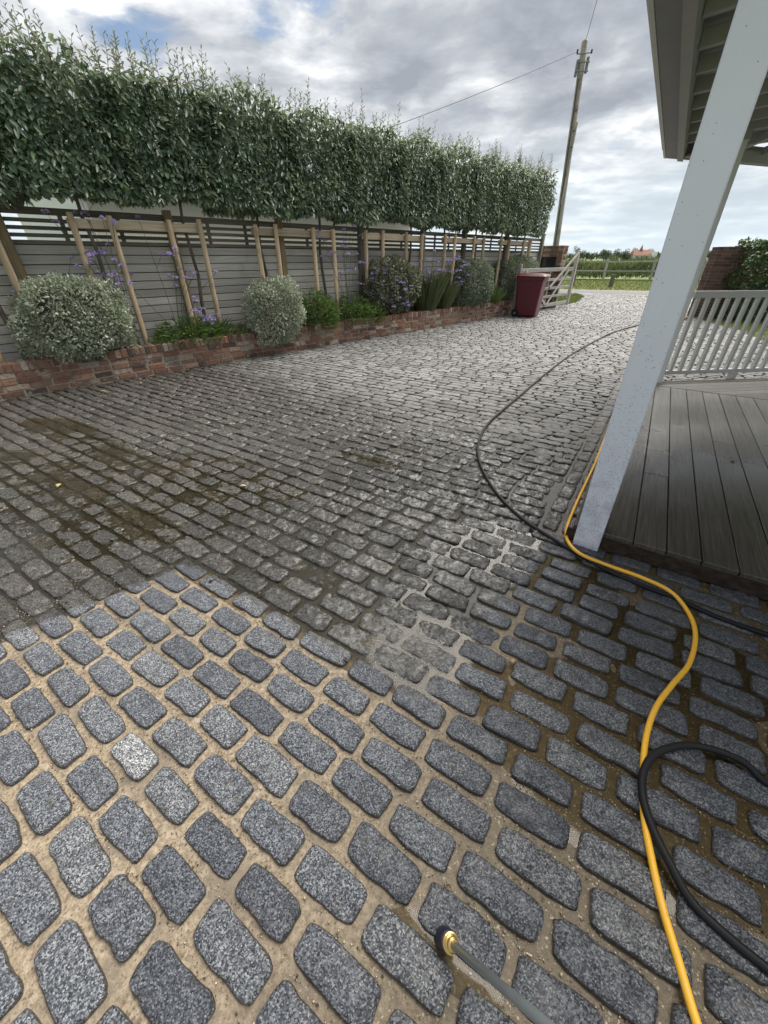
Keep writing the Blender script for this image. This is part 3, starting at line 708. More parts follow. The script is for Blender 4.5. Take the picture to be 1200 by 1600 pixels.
for i in range(nb + 1):
    for k in range(8):
        s_, o_ = S0 + (S1 + 2.1 - S0) * i / nb, -6.58 - k * .09; p = sw(s_, o_); pts.append((p[0], p[1], .30 + .05 * float(n2(p[0], p[1], 3, 11)) - (0.0 if s_ < S1 else .25)))
bed.add(pts, [(i * 8 + k, i * 8 + k + 8, i * 8 + k + 9, i * 8 + k + 1) for i in range(nb) for k in range(7)])
struct(link('soil_bed', bed.mesh('soil_bed', M_SOIL, True)))

# ------------------------------------------------------------------ slatted fence
FO = -7.03
fence = thing('slatted_fence', 'weathered grey timber fence with open slats along its top behind the trees', 'fence', sw(6, FO, .2))
PS = [-2.9, -1.06, .78, 2.67, 4.47, 6.32, 8.22, 9.83, 11.86, 14.02]
def unit_box(name, mat, bev=.02):
    return MB().box((0, 0, 0), (1, 1, 1), 0, bev).mesh(name, mat)
def board_mesh(L, W, H, mat, name='board'): return MB().box((0, 0, 0), (L, W, H), 0, .0025).mesh(name, mat)
for i in range(len(PS) - 1):
    a0, a1 = PS[i], PS[i + 1]; L = a1 - a0 - .02; c = (a0 + a1) / 2
    bm, sm, rm = board_mesh(L, .020, .0935, M_FENCE), board_mesh(L, .020, .040, M_SLAT, 'slat'), board_mesh(L, .045, .072, M_SLAT, 'top_rail')
    for k in range(12):
        link('board', bm, fence, sw(c, FO + random.gauss(0, .0025), .345 + k * .1035), (random.gauss(0, .012), random.gauss(0, .0012), A45))
    link('mid_rail', rm, fence, sw(c, FO - .004, 1.562), (0, 0, A45), (1, .9, .55))
    for k in range(3):
        link('slat', sm, fence, sw(c, FO + random.gauss(0, .002), 1.630 + k * .073), (0, random.gauss(0, .0015), A45))
    link('top_rail', rm, fence, sw(c, FO + .002, 1.868), (0, 0, A45))
    bt = board_mesh(.05, .022, .36, M_SLAT, 'batten')
    for q in (.33, .67): link('batten', bt, fence, sw(a0 + (a1 - a0) * q, FO - .024, 1.70), (0, 0, A45))
for i in range(len(PS) - 1):
    link('gap_shade_sheet', MB().box((0, 0, 0), (PS[i + 1] - PS[i] - .03, .012, 1.30), 0, 0).mesh('gap_shade_sheet', M_SLAT), fence, sw((PS[i] + PS[i + 1]) / 2, FO - .020, .93), (0, 0, A45))  # dark sheet added behind the boards so their gaps read as shaded
pm = MB().box((0, 0, 0), (.098, .098, 2.0), 0, .006).mesh('post', M_POSTW)
pm2 = MB().box((0, 0, 0), (.098, .098, 2.0), 0, .006).mesh('post', wood('grey_post', [(0.10, 0.092, 0.075), (0.19, 0.175, 0.145), (0.28, 0.26, 0.22)], (50, 50, 2.2)))
for i, s_ in enumerate(PS):
    top = 1.955 if i < 5 else 2.0
    link('post', pm if i in (2, 3, 4) else pm2, fence, sw(s_, FO + .052, top - 1.0), (0, 0, A45))
    if i >= 5: link('post_cap', MB().box((0, 0, 0), (.125, .125, .025), 0, .006).mesh('post_cap', M_SLAT), fence, sw(s_, FO + .052, top + .012), (0, 0, A45))
pg = MB().box((0, 0, 0), (.07, .09, 1.9), 0, .006).mesh('post', M_FENCE)
link('concrete_post', pg, fence, sw(.78 - .085, FO + .045, .95), (0, 0, A45))

# ------------------------------------------------------------------ neighbour's boarded building behind the fence
hb = thing('boarded_building', 'pale weatherboarded low building showing between fence top and hedge', 'building', sw(5.5, -9.2, 0))
bo, bs0, bs1 = -8.6, 2.08, 9.6
part('wall', MB().box(sw((bs0 + bs1) / 2, bo - 3.05, 1.35), (bs1 - bs0 - .04, 6.0, 2.7), A45), M_SIDING, hb)
bl = MB().box((0, 0, 0), (bs1 - bs0, .022, .150), 0, .004).mesh('weatherboard', M_SIDING)
be = MB().box((0, 0, 0), (6.0, .022, .150), 0, .004).mesh('weatherboard', M_WHITE)
for k in range(18):
    link('weatherboard', bl, hb, sw((bs0 + bs1) / 2, bo - .028, .075 + k * .143), (R(6), 0, A45))
    link('weatherboard', be, hb, sw(bs0 - .004, bo - 3.03, .075 + k * .143), (R(6), 0, A45 - math.pi / 2))
part('corner_trim', MB().box(sw(bs0 - .005, bo - .01, 1.35), (.09, .09, 2.7), A45, .006), M_WHITE, hb)
part('roof', MB().box(sw((bs0 + bs1) / 2, bo - 3.0, 2.78), (bs1 - bs0 + .5, 6.6, .12), A45, .01), M_ROOFF, hb)
part('fascia', MB().box(sw((bs0 + bs1) / 2, bo + .32, 2.72), (bs1 - bs0 + .5, .025, .17), A45, .004), M_SIDING, hb)


# ================================================================== pleached trees, stake frames
ORD = ['first', 'second', 'third', 'fourth', 'fifth', 'sixth', 'seventh', 'eighth', 'ninth', 'tenth', 'eleventh', 'twelfth']
def box_cloud(n, c, hs, ho, hz, seed, shell=0.72, lump=0.22):
    """points in a clipped box in wall space: (along, outwards, up), biased to the skin; returns points and outward normals"""
    q = rng.uniform(-1, 1, (n, 3)); ax = rng.integers(0, 3, n); pick = rng.random(n) < shell
    pr = np.array([hs * hz, 0, 0])
    wts = np.array([ho * hz, hs * hz * 1.3, hs * ho]); ax = rng.choice(3, n, p=wts / wts.sum())
    sg = np.where(rng.random(n) < .5, -1, 1)
    sk = q.copy(); sk[np.arange(n), ax] = sg * (1 - np.abs(rng.normal(0, .10, n)))
    q = np.where(pick[:, None], sk, q)
    P = q * np.array([hs, ho, hz])
    nz = vnoise(P * 3.2 + seed * 11.7 + 40); P = P * (1 + lump * nz[:, None]) + (np.array([hs, ho, hz]) * 0)
    N = q ** 5 + 0.15 * q; N /= np.linalg.norm(N, axis=1, keepdims=True) + 1e-6
    T = lambda A: np.stack([A[:, 0] * WD[0] + A[:, 1] * WN[0], A[:, 0] * WD[1] + A[:, 1] * WN[1], A[:, 2]], 1)
    return T(P) + np.array(c), T(N)
TREES = [.42, 1.64, 2.80, 3.97, 5.18, 6.36, 7.56, 8.82, 10.06, 11.32, 12.55]
TO = -6.80
for i, s_ in enumerate(TREES):
    side = 'first' if i == 0 else ORD[i]
    lab = 'leftmost pleached evergreen, cut by the photo edge, mostly crown' if i == 0 else ('pleached evergreen tree nearest the gate, last of the row' if i == len(TREES) - 1 else '%s pleached evergreen tree from the left, square crown on bare trunk' % ORD[i])
    tr = thing('pleached_tree', lab, 'tree', sw(s_, TO, .28), 'pleached trees in a row above the fence')
    k0 = random.uniform(-.05, .05)
    tp = [sw(s_ + k0 + .02 * math.sin(j * 1.9 + i), TO + .02 * math.cos(j * 1.3 + i), .22 + j * .32) for j in range(9)]
    part('trunk', MB().tube(tp, [.030 - .0018 * j for j in range(9)], 8), M_BARK, tr, True)
    br = MB()
    for zz_ in (2.12, 2.45, 2.8, 3.08):
        for sg in (-1, 1):
            br.tube([sw(s_ + k0, TO, zz_ - .05), sw(s_ + sg * .28, TO + random.uniform(-.05, .05), zz_ + .02), sw(s_ + sg * .56, TO + random.uniform(-.08, .08), zz_ + random.uniform(-.02, .08))], [.014, .010, .005], 5)
    for q in range(26):
        a0 = sw(s_ + random.uniform(-.5, .5), TO, random.uniform(2.05, 3.0)); b0 = (a0[0] + random.uniform(-.2, .2) + WN[0] * .2, a0[1] + random.uniform(-.2, .2) + WN[1] * .2, a0[2] + random.uniform(-.02, .3))
        br.tube([a0, b0], [.006, .003], 4)
    part('branches', br, M_BARK, tr)
    hgt = .595 + .012 * i * .6
    c = sw(s_, TO + .02, 2.035 + hgt)
    n = 7600 if i < 4 else (6600 if i < 7 else 5600)
    P, N = box_cloud(n, c, .655, .30, hgt, i + 1, .74, .38)
    D = N * .30 + rdir(n) * .65 + np.array([0, 0, -.55]); nr = N * 1.0 + np.array([0, 0, .45]) + rdir(n) * .38
    q_ = ((P[:, 0] - c[0]) * WD[0] + (P[:, 1] - c[1]) * WD[1]) / .66; up_ = P[:, 2] > c[2]; P[:, 2] -= np.where(up_, (P[:, 2] - c[2]) * .34 * q_ ** 2, 0)
    kp = rng.random(n) > np.clip((P[:, 2] - c[2]) / hgt - .45, 0, 1) * .9; P, N, D, nr = P[kp], N[kp], D[kp], nr[kp]; n = len(P)
    L = rng.uniform(.062, .112, n); V, F = leaf_cloud(P, D, nr, L, L * rng.uniform(.38, .50, n), .22, .12)
    o = link('crown', np_mesh('crown', V - np.array(WORLD[tr.name]), F, M_LEAF), tr, WORLD[tr.name])
    # young shoots standing out of the top
    Ps, Ds, Ns, Ls = [], [], [], []; sh = MB()
    for q in range(30):
        u0 = random.choice((-.45, -.2, .05, .3, .5)) + random.gauss(0, .09); cl = .06 * math.sin(u0 * 9 + i * 2.1)
        b0 = np.array(sw(s_ + u0, TO + random.uniform(-.24, .24), 2.035 + 2 * hgt - .10)); hh = abs(random.gauss(.16, .09)) + .10 + cl
        tip = b0 + np.array([random.gauss(0, .05), random.gauss(0, .05), hh])
        sh.tube([b0, (b0 + tip) / 2 + np.array([random.gauss(0, .01), 0, 0]), tip], [.0035, .0028, .0015], 4, False)
        for k in range(int(hh / .032) + 3):
            f = k / (hh / .032 + 2); Ps.append(b0 + (tip - b0) * min(1, f)); ang = k * 2.4 + q
            Ds.append((math.cos(ang) * .9, math.sin(ang) * .9, .15 + .7 * f)); Ns.append((-math.cos(ang) * .5, -math.sin(ang) * .5, .8)); Ls.append(random.uniform(.055, .095) * (1.1 - .5 * f))
    V, F = leaf_cloud(np.array(Ps), np.array(Ds), np.array(Ns), np.array(Ls), np.array(Ls) * .36, .3, .05)
    so = stuff(link('young_shoots', np_mesh('young_shoots', V - np.array(WORLD[tr.name]), F, M_SHOOT), tr, WORLD[tr.name]))
    stuff(part('shoot_stems', sh, M_STEM, tr))
    part('tree_tie', MB().lathe([(.040, -.02), (.046, -.02), (.046, .02), (.040, .02)], sw(s_ + k0, TO + .01, 1.77), (0, 0, 1), 12), M_TIE, tr)

FR = [(-.95, -.52, .22, .66), (1.44, 1.85, 2.56, 2.98), (3.86, 4.22, 4.96, 5.40), (6.20, 6.66, 7.35, 7.86), (8.68, 9.06, 9.85, 10.28), (11.12, 11.55, 12.36, 12.74)]
FL = ['leftmost timber stake frame, only one stake in view at the photo edge', 'second round-stake frame from the left, behind the biggest silver shrub', 'third stake frame from the left, above the small round silver shrub', 'fourth stake frame from the left, behind the variegated shrub', 'fifth stake frame from the left, behind the purple flowering shrub', 'farthest stake frame, nearest the brick pier and gate']
for i, st in enumerate(FR):
    fr_ = thing('stake_frame', FL[i], 'tree stakes', sw((st[0] + st[3]) / 2, -6.70, .28), 'timber tree stake frames in the bed')
    for k, s_ in enumerate(st):
        if s_ < .1: continue
        ln = random.gauss(0, .018); top = 1.845 + random.uniform(-.015, .02)
        part('stake', MB().tube([sw(s_ + ln, -6.70, .15), sw(s_, -6.69, top - .012), sw(s_, -6.69, top)], [.036, .036, .030], 12), M_STAKE, fr_)
    a0 = max(st[0], -.3); a0 = sw(a0 - .04, -6.752, 1.745); a1 = sw(st[3] + .04, -6.752, 1.755)
    cb = MB().box((0, 0, 0), (math.dist(a0, a1), .036, .098), 0, .004).mesh('crossbar', M_CROSS)
    link('crossbar', cb, fr_, [(a0[k] + a1[k]) / 2 for k in range(3)], (0, 0, A45))

# ------------------------------------------------------------------ shrubs and flowers in the bed
def shrub(name, label, s_, o_, z0, z1, hs, ho, n, mat, lf, seed, fluff=0.16, power=3.0):
    base = sw(s_, o_, z0); t_ = thing(name, label, 'shrub', base, 'shrubs in the brick planter')
    hz = (z1 - z0) / 2; d = rdir(n); 
    e = (np.abs(d) ** power).sum(1) ** (-1 / power)           # rounded box
    r = e * (1 - np.abs(rng.normal(0, .13, n))) ; r = np.clip(r, .25, None)
    q = d * r[:, None] * np.array([hs, ho, hz])
    q = q * (1 + fluff * 1.6 * vnoise(q * 4.0 + seed * 9.1 + 60) + fluff * .8 * vnoise(q * 11 + seed + 80))[:, None]
    T = lambda A: np.stack([A[:, 0] * WD[0] + A[:, 1] * WN[0], A[:, 0] * WD[1] + A[:, 1] * WN[1], A[:, 2]], 1)
    P = T(q) + np.array([base[0], base[1], z0 + hz]); N = T(d)
    D = N * .7 + rdir(n) * .8 + np.array([0, 0, .25]); nr = N * .8 + np.array([0, 0, .6]) + rdir(n) * .5
    L = rng.uniform(lf * .7, lf * 1.3, n); V, F = leaf_cloud(P, D, nr, L, L * .62, .25, .05)
    stuff(link('foliage', np_mesh('foliage', V - np.array(base), F, mat), t_, base))
    tw = MB()
    for k in range(46):
        dd = rdir(1)[0]; dd[2] = abs(dd[2]) * 1.3 - .1; dd = np.array([dd[0] * hs, dd[1] * ho, dd[2] * hz]) * 1.0
        e0 = T(dd[None])[0] + np.array([base[0], base[1], z0 + hz]); tw.tube([(base[0], base[1], z0 - .1), ((base[0] + e0[0]) / 2, (base[1] + e0[1]) / 2, (z0 + e0[2]) / 2 - .05), tuple(e0)], [.008, .005, .002], 4)
    part('twigs', tw, M_BARK, t_)
    return t_
shrub('silver_shrub', 'largest silver-leaved shrub, spilling over the wall at far left', 1.07, -6.55, .29, 1.18, .61, .40, 14500, M_SILVER, .036, 1, .30)
shrub('silver_shrub', 'small rounded silver shrub hanging over the wall, nearest the middle', 3.83, -6.42, .16, 1.12, .45, .37, 10500, M_SILVER, .034, 2, .22)
shrub('variegated_shrub', 'cream variegated shrub with dark stems halfway along the bed', 6.88, -6.62, .42, 1.36, .74, .38, 8500, M_VARIEG, .048, 3, .2, 2.4)
shrub('grey_green_shrub', 'upright grey-green shrub beside purple flowers left of the bin', 9.72, -6.56, .30, 1.36, .66, .42, 10000, M_DARKSILV, .042, 4, .14)
shrub('grey_green_shrub', 'rounded grey-green shrub behind the maroon bin, farthest in the bed', 12.15, -6.70, .28, 1.42, 1.0, .38, 10000, M_DARKSILV, .045, 5, .16)
def plant_parts(name, base, V, F, mat, label):
    t_ = thing(name, label, 'plant', base, 'low plants in the brick planter')
    stuff(link('foliage', np_mesh('foliage', V - np.array(base), F, mat), t_, base)); st = MB()
    for k in range(9): st.tube([(base[0] + random.gauss(0, .05), base[1] + random.gauss(0, .05), .26), (base[0] + random.gauss(0, .10), base[1] + random.gauss(0, .10), .42)], [.005, .003], 4)
    part('stems', st, M_STEM, t_); return t_
def clump(name, label, s_, o_, h, r, n, mat, wd=.008, lean=.5, cat='plant'):
    base = sw(s_, o_, .29); ang = rng.uniform(0, 2 * math.pi, n); rr = r * np.sqrt(rng.random(n)) * .6
    P = np.stack([base[0] + np.cos(ang) * rr, base[1] + np.sin(ang) * rr, np.full(n, .29)], 1)
    D = np.stack([np.cos(ang) * lean * rng.random(n), np.sin(ang) * lean * rng.random(n), np.ones(n)], 1)
    N = np.stack([-np.cos(ang), -np.sin(ang), np.full(n, .4)], 1) + rdir(n) * .4
    L = h * rng.uniform(.45, 1.05, n); V, F = leaf_cloud(P, D, N, L, np.full(n, wd) * rng.uniform(.7, 1.4, n), .2, .18)
    return plant_parts(name, base, V, F, mat, label)
def leafy(name, label, s_, o_, h, r, n, mat, lf):
    base = sw(s_, o_, .29); ang = rng.uniform(0, 2 * math.pi, n); rr = r * np.sqrt(rng.random(n)); z = .29 + h * rng.random(n) ** .8 * (1 - .5 * (rr / r) ** 2)
    P = np.stack([base[0] + np.cos(ang) * rr, base[1] + np.sin(ang) * rr, z], 1)
    D = np.stack([np.cos(ang), np.sin(ang), np.full(n, .6)], 1) + rdir(n) * .6; N = rdir(n) * .4 + np.array([0, 0, 1.0])
    L = rng.uniform(lf * .6, lf * 1.3, n); V, F = leaf_cloud(P, D, N, L, L * .26, .25, .15)
    return plant_parts(name, base, V, F, mat, label)
leafy('leafy_perennial', 'bright green leafy perennial right of the small silver shrub', 4.75, -6.60, .62, .42, 1500, M_GREEN, .11)
leafy('leafy_perennial', 'dark green leafy perennial under the tall purple flower stems', 5.70, -6.64, .50, .48, 1400, M_GREEN, .085)
leafy('leafy_perennial', 'low green foliage right of the largest silver shrub', 2.45, -6.66, .36, .46, 1000, M_GREEN, .09)
leafy('leafy_perennial', 'small green plant at the foot of the fourth stake', 3.12, -6.62, .24, .26, 420, M_GREEN, .075)
leafy('leafy_perennial', 'green leafy perennial left of the variegated shrub', 6.18, -6.56, .40, .30, 700, M_GREEN, .08)
clump('grassy_plant', 'tall fine grassy plant between variegated and grey-green shrubs', 7.98, -6.60, .95, .34, 420, M_SCRUB, .009, .35)
clump('grassy_plant', 'fine grassy plant left of the purple flowering shrub', 8.55, -6.58, .75, .30, 320, M_SCRUB, .008, .4)
clump('strap_leaf_plant', 'bright green strap-leaved plant between the two grey-green shrubs', 10.75, -6.55, .55, .26, 160, M_GREEN, .026, .9)
clump('strap_leaf_plant', 'tuft of green strap leaves right of the largest silver shrub', 2.02, -6.55, .24, .16, 70, M_GREEN, .016, 1.0)
clump('strap_leaf_plant', 'wispy green tuft behind the second pair of stakes', 2.75, -6.72, .42, .3, 160, M_GREEN, .012, .9)
def verbena(label, s_, o_, h, ns, spread, seed):
    base = sw(s_, o_, .29); t_ = thing('purple_verbena', label, 'flower', base, 'tall purple flowers in the bed'); st = MB(); Ps, Ns = [], []
    for k in range(ns):
        tx, ty = random.gauss(0, spread), random.gauss(0, spread * .35); hh = h * random.uniform(.45, 1.0)
        p0 = base; p3 = sw(s_ + tx, o_ + ty + .05, .29 + hh); p1 = sw(s_ + tx * .25, o_ + ty * .2, .29 + hh * .4); p2 = sw(s_ + tx * .62, o_ + ty * .6, .29 + hh * .75)
        st.tube([p0, p1, p2, p3], [.0042, .0036, .0030, .0022], 5, False)
        heads = [p3]
        for q in range(random.randint(1, 3)):
            f = random.uniform(.55, .9); b0 = np.array(p1) * (1 - f) + np.array(p2) * f if f < .75 else np.array(p2) * .5 + np.array(p3) * .5
            e0 = b0 + np.array([random.gauss(0, .10), random.gauss(0, .08), random.uniform(.06, .22)]); st.tube([tuple(b0), tuple(e0)], [.0026, .0018], 4, False); heads.append(tuple(e0))
        for hd in heads:
            m_ = random.randint(14, 26); dd = rdir(m_); dd[:, 2] = np.abs(dd[:, 2]) * .7; rr_ = random.uniform(.016, .034)
            Ps.append(np.array(hd) + dd * rr_); Ns.append(dd)
    Ps = np.concatenate(Ps); Ns = np.concatenate(Ns); n = len(Ps)
    V, F = leaf_cloud(Ps - Ns * .004, Ns + rdir(n) * .6, rdir(n) + np.array([0, 0, 1]), np.full(n, .024), np.full(n, .021), .1, 0)
    stuff(link('flowers', np_mesh('flowers', V - np.array(base), F, M_VERB), t_, base)); part('stems', st, M_STEM, t_)
verbena('tall purple flowers in front of the second trunk from the left', 1.72, -6.60, 1.80, 9, .30, 1)
verbena('purple flowers behind the largest silver shrub, at far left', .95, -6.80, 1.35, 6, .34, 2)
verbena('sparse purple flowers between the second and third tree', 2.30, -6.62, 1.60, 7, .32, 3)
verbena('low purple flowers at the wall edge by the third tree', 2.72, -6.50, .55, 5, .16, 4)
verbena('tallest purple flowers, in front of the third stake frame', 5.62, -6.62, 1.78, 12, .30, 5)
verbena('purple flowers left of the variegated shrub', 6.35, -6.52, 1.05, 10, .26, 6)
verbena('purple flowers hanging in front of the variegated shrub', 6.75, -6.30, .55, 6, .14, 7)
verbena('thin purple flowers above the grassy plant', 8.1, -6.55, 1.5, 9, .34, 8)
verbena('dense purple flowers left of the upright grey-green shrub', 9.05, -6.42, 1.12, 12, .24, 9)

# ================================================================== deck, posts, rail, roof
DZ = .13
deck = thing('verandah_deck', 'wet grey-brown timber deck of the verandah at right', 'deck', uw(1.2, 3.8, 0))
VF, VE = 2.106, 5.67                     # front edge, end of the main boards
u0 = -.042
lb = VE - VF - .004
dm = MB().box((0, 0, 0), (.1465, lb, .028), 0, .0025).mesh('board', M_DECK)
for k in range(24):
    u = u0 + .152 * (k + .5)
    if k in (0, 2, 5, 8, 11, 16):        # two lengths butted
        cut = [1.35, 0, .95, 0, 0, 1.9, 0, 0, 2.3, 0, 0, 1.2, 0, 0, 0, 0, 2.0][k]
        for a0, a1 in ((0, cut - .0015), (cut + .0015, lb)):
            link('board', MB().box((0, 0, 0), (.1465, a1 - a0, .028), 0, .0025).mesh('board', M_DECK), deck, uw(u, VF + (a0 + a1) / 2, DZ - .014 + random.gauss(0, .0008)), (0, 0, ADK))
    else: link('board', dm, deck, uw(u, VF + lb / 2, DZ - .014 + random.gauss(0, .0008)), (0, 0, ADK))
FA = R(6.5); FX = np.array([math.cos(FA), math.sin(FA)]); FN = np.array([-math.sin(FA), math.cos(FA)]); FP = np.array([3.336, 4.845])    # far edge of the deck
def clip_poly(poly, nrm, d):             # keep nrm.p >= d
    out = []
    for i in range(len(poly)):
        p, q = poly[i], poly[(i + 1) % len(poly)]; a, b = nrm[0] * p[0] + nrm[1] * p[1] - d, nrm[0] * q[0] + nrm[1] * q[1] - d
        if a >= 0: out.append(p)
        if (a >= 0) != (b >= 0): f = a / (a - b); out.append((p[0] + (q[0] - p[0]) * f, p[1] + (q[1] - p[1]) * f))
    return out
for k in range(22):
    n0, n1 = -.118 * (k + 1) + .004, -.118 * k
    pl = [tuple(FP + FX * t + FN * n) for t, n in ((-1.2, n0), (5, n0), (5, n1), (-1.2, n1))]
    pl = clip_poly(pl, DW, VE + .003); pl = clip_poly(pl, DU, u0)
    if len(pl) > 2 and abs(sum(pl[i][0] * pl[(i + 1) % len(pl)][1] - pl[(i + 1) % len(pl)][0] * pl[i][1] for i in range(len(pl)))) > .01:
        zt = DZ + (.002 if k else .006)
        cx, cy = sum(p[0] for p in pl) / len(pl), sum(p[1] for p in pl) / len(pl)
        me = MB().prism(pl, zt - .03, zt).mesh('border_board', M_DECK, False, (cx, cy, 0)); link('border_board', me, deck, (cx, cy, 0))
part('fascia', MB().box(uw(u0 + 1.8, VF + .016, .058), (3.65, .026, .086), ADK, .003), M_FASCIA, deck)
part('fascia', MB().box(uw(u0 + .012, VF + 1.7, .055), (.024, 3.3, .080), ADK, .003), M_FASCIA, deck)
part('joist_frame', MB().box(uw(u0 + 1.85, VF + 1.8, .045), (3.6, 3.4, .08), ADK), M_FASCIA, deck)
ppos = (1.182, 1.818)
def vpost(label, c, sz, z0, z1, mat, lean=0.0):
    t_ = thing('verandah_post', label, 'post', (c[0], c[1], z0)); m_ = MB().box((c[0], c[1], (z0 + z1) / 2), (sz, sz, z1 - z0), ADK, .004); m_.v = [(p[0] - DU[0] * lean * p[2], p[1] - DU[1] * lean * p[2], p[2]) for p in m_.v]; part('shaft', m_, mat, t_)
    c = (c[0] - DU[0] * lean * z1, c[1] - DU[1] * lean * z1)
    part('head_block', MB().box((c[0], c[1], z1 - .03), (sz + .03, sz + .03, .06), ADK, .004), M_TRIM, t_)
vpost('large mud-splashed white square post at the near deck corner', uw(-.016 + .0665, 2.10 + .05, 0), .133, -.01, 2.36, M_POST, .021)
vpost('white square post at the far deck corner, hidden behind the near post', tuple(FP + FX * .0 + FN * (.0)), .12, .12, 2.36, M_RAIL, .024)
rail = thing('deck_railing', 'pale grey painted railing with slender balusters at the far deck edge', 'railing', (4.2, 5.0, .13))
def onr(t, n=0.0, z=0.0): p = FP + FX * t + FN * (n + .05); return (float(p[0]), float(p[1]), z)
def rbar(name, t0, t1, z, wd, ht): 
    me = MB().box((0, 0, 0), (t1 - t0, wd, ht), 0, .004).mesh(name, M_RAIL); link(name, me, rail, onr((t0 + t1) / 2, 0, z), (0, 0, FA))
rbar('top_rail', .09, 3.4, 1.062, .075, .066); rbar('bottom_rail', .09, 3.4, .228, .06, .044)
bm = MB().box((0, 0, 0), (.040, .040, .80), 0, .003).mesh('baluster', M_RAIL)
for k in range(26): link('baluster', bm, rail, onr(.172 + k * .1245, 0, .640), (0, 0, FA))
for t in (1.05, 2.6): part('foot', MB().lathe([(.042, 0), (.046, .01), (.05, .09)], onr(t, 0, .130), (0, 0, 1), 14), M_RAIL, rail)

ROZ = 2.34                                # underside of the eaves
roof = thing('verandah_roof', 'verandah roof with grey boarded soffit, beams and rafters overhead', 'roof', uw(1.5, 4, ROZ))
UE = -.40; VC = 6.62; VN = 1.70           # eave line (u), far corner (v), near edge (v)
RA = R(17.5); FXr = np.array([math.cos(RA), math.sin(RA)]); FNr = np.array([-math.sin(RA), math.cos(RA)])
CR = np.array(uw(UE, VC)[:2])
def far_v(u):                             # v where the far edge is met at this u
    d = DU * u; # solve (DU*u + DW*v - CR).FNr = 0
    return float((np.dot(CR, FNr) - np.dot(d, FNr)) / np.dot(DW, FNr))
def strip_u(ua, ub, z0, z1, name, mat, inset=0.0, slope=0.0):
    pl = [uw(ua, VN), uw(ub, VN), uw(ub, far_v(ub) - inset), uw(ua, far_v(ua) - inset)]
    return part(name, MB().prism([(p[0], p[1]) for p in pl], [z0 + slope * max(0, x - UE) for x in (ua, ub, ub, ua)], [z1 + slope * max(0, x - UE) for x in (ua, ub, ub, ua)]), mat, roof)
strip_u(UE - .055, UE - .022, ROZ + .06, ROZ + .12, 'gutter', M_EDGE)
strip_u(UE - .020, UE, ROZ - .005, ROZ + .16, 'fascia', M_EDGE)
strip_u(UE + .002, UE + .115, ROZ, ROZ + .02, 'soffit_board', M_SOFFIT)
strip_u(UE + .117, UE + .172, ROZ - .028, ROZ + .10, 'eave_beam', M_TRIM, .06)
# ceiling between the rafters rises inwards
strip_u(UE + .10, 3.4, ROZ + .13, ROZ + .15, 'ceiling', M_SOFFIT, .02, .10)
strip_u(UE - .06, 3.5, ROZ + .17, ROZ + .20, 'roof_covering', M_ROOFF, -.04, .12)
for k in range(11):
    v = VN + .35 + k * .42
    if v < far_v(UE + .2) - .25:
        part('rafter', MB().bar(uw(UE + .174, v, ROZ + .085), uw(3.3, v, ROZ + .39), .045, .075, bev=.003), M_TRIM, roof)
# hip rafter and far eave
def fr_pt(t, n, z): p = CR + FXr * t + FNr * n; return (float(p[0]), float(p[1]), z)
part('fascia', MB().bar(fr_pt(-.02, -.01, ROZ + .08), fr_pt(4.3, -.01, ROZ + .08), .02, .165), M_TRIM, roof)
part('soffit_board', MB().bar(fr_pt(.16, -.085, ROZ + .012), fr_pt(4.2, -.085, ROZ + .012), .115, .018), M_SOFFIT, roof)
part('eave_beam', MB().bar(fr_pt(.26, -.175, ROZ + .03), fr_pt(4.2, -.175, ROZ + .03), .055, .11, bev=.003), M_TRIM, roof)
part('hip_rafter', MB().bar(fr_pt(.22, -.22, ROZ + .07), uw(2.3, far_v(2.3) - 2.0, ROZ + .36), .05, .10, bev=.003), M_TRIM, roof)
for t in (.75, 1.2, 1.65, 2.1, 2.55): part('rafter', MB().bar(fr_pt(t, -.20, ROZ + .085), fr_pt(t - .25, -1.6, ROZ + .25), .045, .075, bev=.003), M_TRIM, roof)
hw = thing('house_wall', 'white weatherboarded house wall at the back of the verandah', 'wall', uw(3.0, 4, 0))
part('wall_core', MB().box(uw(3.1, 4.3, 1.3), (.12, 5.2, 2.6), ADK), M_WHITE, hw)
wb = MB().box((0, 0, 0), (5.2, .022, .150), 0, .004).mesh('weatherboard', M_WHITE)
for k in range(18): link('weatherboard', wb, hw, uw(3.026, 4.3, .20 + k * .14), (R(-6), 0, ADK + math.pi / 2))

# ================================================================== hoses and lance
def smooth_path(pts, sub=6):
    P = [np.array(p, float) for p in pts]; P = [2 * P[0] - P[1]] + P + [2 * P[-1] - P[-2]]; out = []
    for i in range(1, len(P) - 2):
        for k in range(sub):
            t = k / sub; a, b, c, d = P[i - 1:i + 3]
            out.append(tuple(.5 * ((2 * b) + (-a + c) * t + (2 * a - 5 * b + 4 * c - d) * t * t + (-a + 3 * b - 3 * c + d) * t ** 3)))
    out.append(tuple(P[-2])); return out
bk = [(8.6, 12.1), (7.84, 11.33), (7.2, 11.25), (6.164, 10.394), (5.13, 9.412), (4.192, 8.293), (3.126, 6.902), (2.251, 5.616), (1.662, 4.694), (1.279, 4.104), (1.025, 3.679), (0.845, 3.233), (0.777, 2.901), (0.767, 2.568), (0.804, 2.246), (0.881, 2.0), (0.979, 1.827), (1.071, 1.684), (1.178, 1.536), (1.288, 1.431), (1.417, 1.33), (1.524, 1.222), (1.675, 1.121),
      (1.86, 1.03), (2.0, .90), (1.96, .74), (1.74, .68), (1.50, .66), (1.36, .60), (1.28, .54), (1.2, 0.549), (1.163, 0.604), (1.087, 0.643), (0.999, 0.655), (0.899, 0.631), (0.827, 0.579), (0.784, 0.509), (0.768, 0.43), (0.77, 0.353), (0.785, 0.284), (0.826, 0.228), (0.887, 0.17), (1.0, .08), (1.2, -.05)]
r1 = .0115
